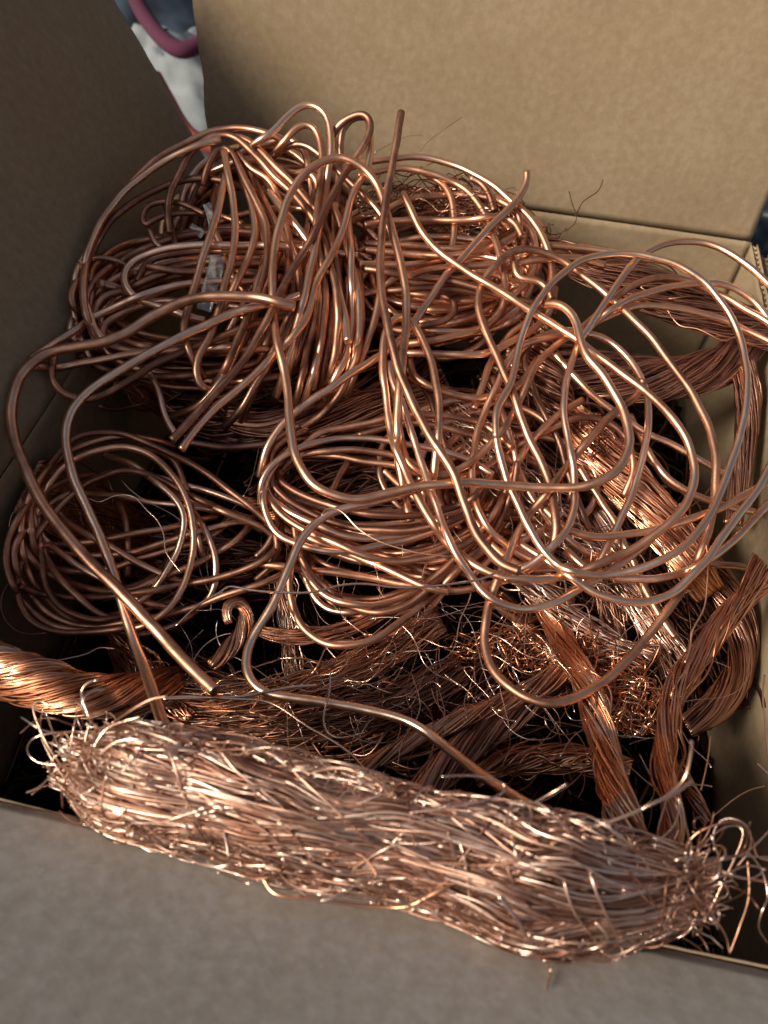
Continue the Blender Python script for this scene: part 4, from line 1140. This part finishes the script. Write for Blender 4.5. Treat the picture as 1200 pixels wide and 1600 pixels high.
tangle("fine_strand_tangle", "tangle of hair-thin copper strands filling the dark hollow and spilling between the cables",
       [(620, 960, 60), (700, 1000, 60), (560, 1040, 60), (780, 1040, 50), (480, 1010, 60), (900, 950, 60), (960, 1080, 50), (740, 900, 60), (850, 1130, 50), (680, 1100, 50), (330, 1010, 50)], 130, (-22, -3), .00012, M_strand, size=(50, 150), K=34, seed=3)
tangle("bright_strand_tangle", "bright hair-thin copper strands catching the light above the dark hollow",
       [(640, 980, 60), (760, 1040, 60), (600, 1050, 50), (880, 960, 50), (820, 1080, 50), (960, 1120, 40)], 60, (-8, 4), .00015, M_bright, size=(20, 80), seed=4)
tangle("cut_strand_ends", "cluster of short bent cut strand ends on the cable under the wide loops",
       [(925, 680, 18), (940, 690, 14)], 70, (-9, -4), .00022, M_dull, size=(5, 12), K=10, seed=5)
tangle("back_strand_tangle", "wispy frayed copper strands behind the back coil near the back wall",
       [(850, 340, 14), (870, 360, 12), (880, 330, 10)], 9, (-16, -9), .00022, M_dull, size=(14, 40), K=18, seed=6)

# scrap wire added to darken the box bottom, deep shade put into its colour
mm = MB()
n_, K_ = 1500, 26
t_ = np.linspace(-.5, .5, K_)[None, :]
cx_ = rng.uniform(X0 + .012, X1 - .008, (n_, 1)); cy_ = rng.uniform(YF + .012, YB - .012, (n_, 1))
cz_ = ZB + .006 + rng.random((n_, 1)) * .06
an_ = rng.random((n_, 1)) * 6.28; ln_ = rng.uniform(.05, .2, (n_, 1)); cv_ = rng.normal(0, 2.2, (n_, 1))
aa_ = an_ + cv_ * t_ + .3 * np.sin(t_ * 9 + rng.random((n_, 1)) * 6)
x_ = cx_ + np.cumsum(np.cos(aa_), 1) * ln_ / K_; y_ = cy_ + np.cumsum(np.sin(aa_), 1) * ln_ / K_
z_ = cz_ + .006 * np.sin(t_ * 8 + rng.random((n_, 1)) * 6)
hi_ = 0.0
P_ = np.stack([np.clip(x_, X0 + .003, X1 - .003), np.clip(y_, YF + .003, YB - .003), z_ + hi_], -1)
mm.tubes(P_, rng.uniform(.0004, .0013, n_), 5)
o_ = mm.build("dark_wire_fill", M_deep); tag(o_, "added mass of scrap copper wire at the bottom of the box, coloured near black for the deep shade", "scrap wire", kind='stuff')

# ------------------------------------------------------------------ clear tape caught in the hank
TP = empty("clear_tape", tuple(place(np.array(325.), np.array(400.), -3)), "crumpled strip of clear plastic tape caught in the large hank", "tape")


def ribbon(pts, half, lift, name, seed):
    p = resample([(a[0], a[1]) for a in pts], 2.5, 1.0)
    g_ = np.random.default_rng(seed)
    T_ = np.gradient(p, axis=0); T_ /= np.linalg.norm(T_, axis=1, keepdims=True); Nn_ = np.stack([-T_[:, 1], T_[:, 0]], 1)
    n = len(p); M_ = 7
    rows = []
    for j in range(M_):
        u = (j / (M_ - 1) * 2 - 1)
        q = p + Nn_ * u * half
        l = lift + 1.3 * np.sin(np.arange(n) * .35 + u * 2) + g_.normal(0, .06, n)
        rows.append(place(q[:, 0], q[:, 1], l))
    G = np.stack(rows, 1)
    F_ = np.arange(n * M_).reshape(n, M_)
    mm = MB()
    back = G + np.array([0, .0002, -.0001])
    K_ = n * M_
    q = np.stack([F_[:-1, :-1], F_[1:, :-1], F_[1:, 1:], F_[:-1, 1:]], -1).reshape(-1, 4)
    rim = np.concatenate([F_[:, 0], F_[-1, 1:], F_[-2::-1, -1], F_[0, -2:0:-1]]); rn = np.roll(rim, -1)
    mm.raw(np.concatenate([G.reshape(-1, 3), back.reshape(-1, 3)]), np.concatenate([q[:, ::-1], q + K_, np.stack([rim, rn, rn + K_, rim + K_], -1)]), True)
    mm.build(name, M_tape, TP)


ribbon([(322, 318), (328, 335), (332, 355), (328, 372)], 6, 3, "tape_strip", 1)
ribbon([(340, 400), (336, 425), (328, 450), (318, 485)], 12, 4, "tape_strip", 2)
ribbon([(298, 352), (308, 358), (316, 362), (310, 370)], 4, 2, "tape_strip", 3)

# ------------------------------------------------------------------ things standing outside the box, seen through the gaps
def at(px, py, dist):
    return CAM + (ray(np.array(float(px)), np.array(float(py)))) * dist


def lumpy(name, label, cat, cx, cy, dist, rx, ry, rz, mat, seed, amp=.14, fr=3.0):
    """a crumpled sack: closed, uneven, resting on the ground"""
    g_ = np.random.default_rng(seed)
    n1, n2 = 60, 40
    u = np.linspace(0, 2 * np.pi, n1, endpoint=False); v = np.linspace(.02, np.pi - .02, n2)
    U_, V_ = np.meshgrid(u, v, indexing='ij')
    X = np.sin(V_) * np.cos(U_); Y = np.sin(V_) * np.sin(U_); Z = np.cos(V_)
    f = np.ones_like(X)
    for k in range(9):
        d = g_.normal(0, 1, 3); d /= np.linalg.norm(d); q = fr * (1 + k * .5)
        f += amp / (1 + k * .35) * (np.abs(np.sin(q * (X * d[0] + Y * d[1] + Z * d[2]) + g_.random() * 6)) - .5)
    cpt = at(cx, cy, dist)
    z0 = ZB - .004
    P = np.stack([cpt[0] + X * f * rx, cpt[1] + Y * f * ry, np.maximum(cpt[2] + Z * f * rz, z0)], -1)
    idx = np.arange(n1 * n2).reshape(n1, n2); nx = np.roll(idx, -1, 0)
    mm = MB(); mm.raw(P.reshape(-1, 3), np.stack([idx[:, :-1], idx[:, 1:], nx[:, 1:], nx[:, :-1]], -1).reshape(-1, 4), True)
    o = mm.build(name, mat); tag(o, label, cat)
    cc = P.reshape(-1, 3).mean(0); o.data.transform(Matrix.Translation(Vector(-cc))); o.location = cc
    return o


def strap(name, label, cat, pts, dist, half, mat):
    p = resample([(a[0], a[1], a[2]) for a in pts], 4, 1.0)
    P = CAM + ray(p[:, 0], p[:, 1]) * (dist + p[:, 2] * .001)[:, None]
    mm = MB(); mm.tubes(P, np.full((1, len(P)), half), 10)
    o = mm.build(name, mat); tag(o, label, cat)
    cc = P.mean(0); o.data.transform(Matrix.Translation(Vector(-cc))); o.location = cc


lumpy("plastic_bag", "white plastic bag standing behind the box at the upper left", "bag", 285, 205, .66, .085, .05, .072, M_white, 11, amp=.12, fr=4)
lumpy("plastic_bag", "dark blue plastic bag behind the white one, seen through the upper left gap", "bag", 215, 40, .80, .11, .05, .12, M_navy, 12, amp=.25, fr=5)
lumpy("plastic_bag", "grey plastic bag beside the dark blue one behind the box", "bag", 310, 20, .82, .05, .04, .08, plain("grey_plastic", (.22, .21, .24), .35, noise=.5), 15, amp=.25, fr=5)
strap("purple_strap", "dark magenta strap hanging in a curve before the white bag", "strap", [(190, -60, 0), (215, 5, 0), (240, 45, -4), (265, 70, -8), (290, 78, -8), (330, 60, 0)], .57, .0058, M_magenta)
strap("red_strap", "dull red strip lying against the white bag near the box corner", "strap", [(240, 120, 0), (262, 160, 0), (280, 192, 0), (300, 215, 0), (330, 228, 0), (365, 232, 0)], .55, .006, M_redp)
lumpy("plastic_bag", "navy blue bag behind the right corner of the box", "bag", 1235, 345, .52, .032, .03, .035, M_navy, 13, amp=.15, fr=4)
lumpy("paper_bag", "yellow paper bag behind the navy bag at the right edge", "bag", 1235, 285, .60, .03, .03, .035, M_yellow, 14, amp=.1)
print("done")
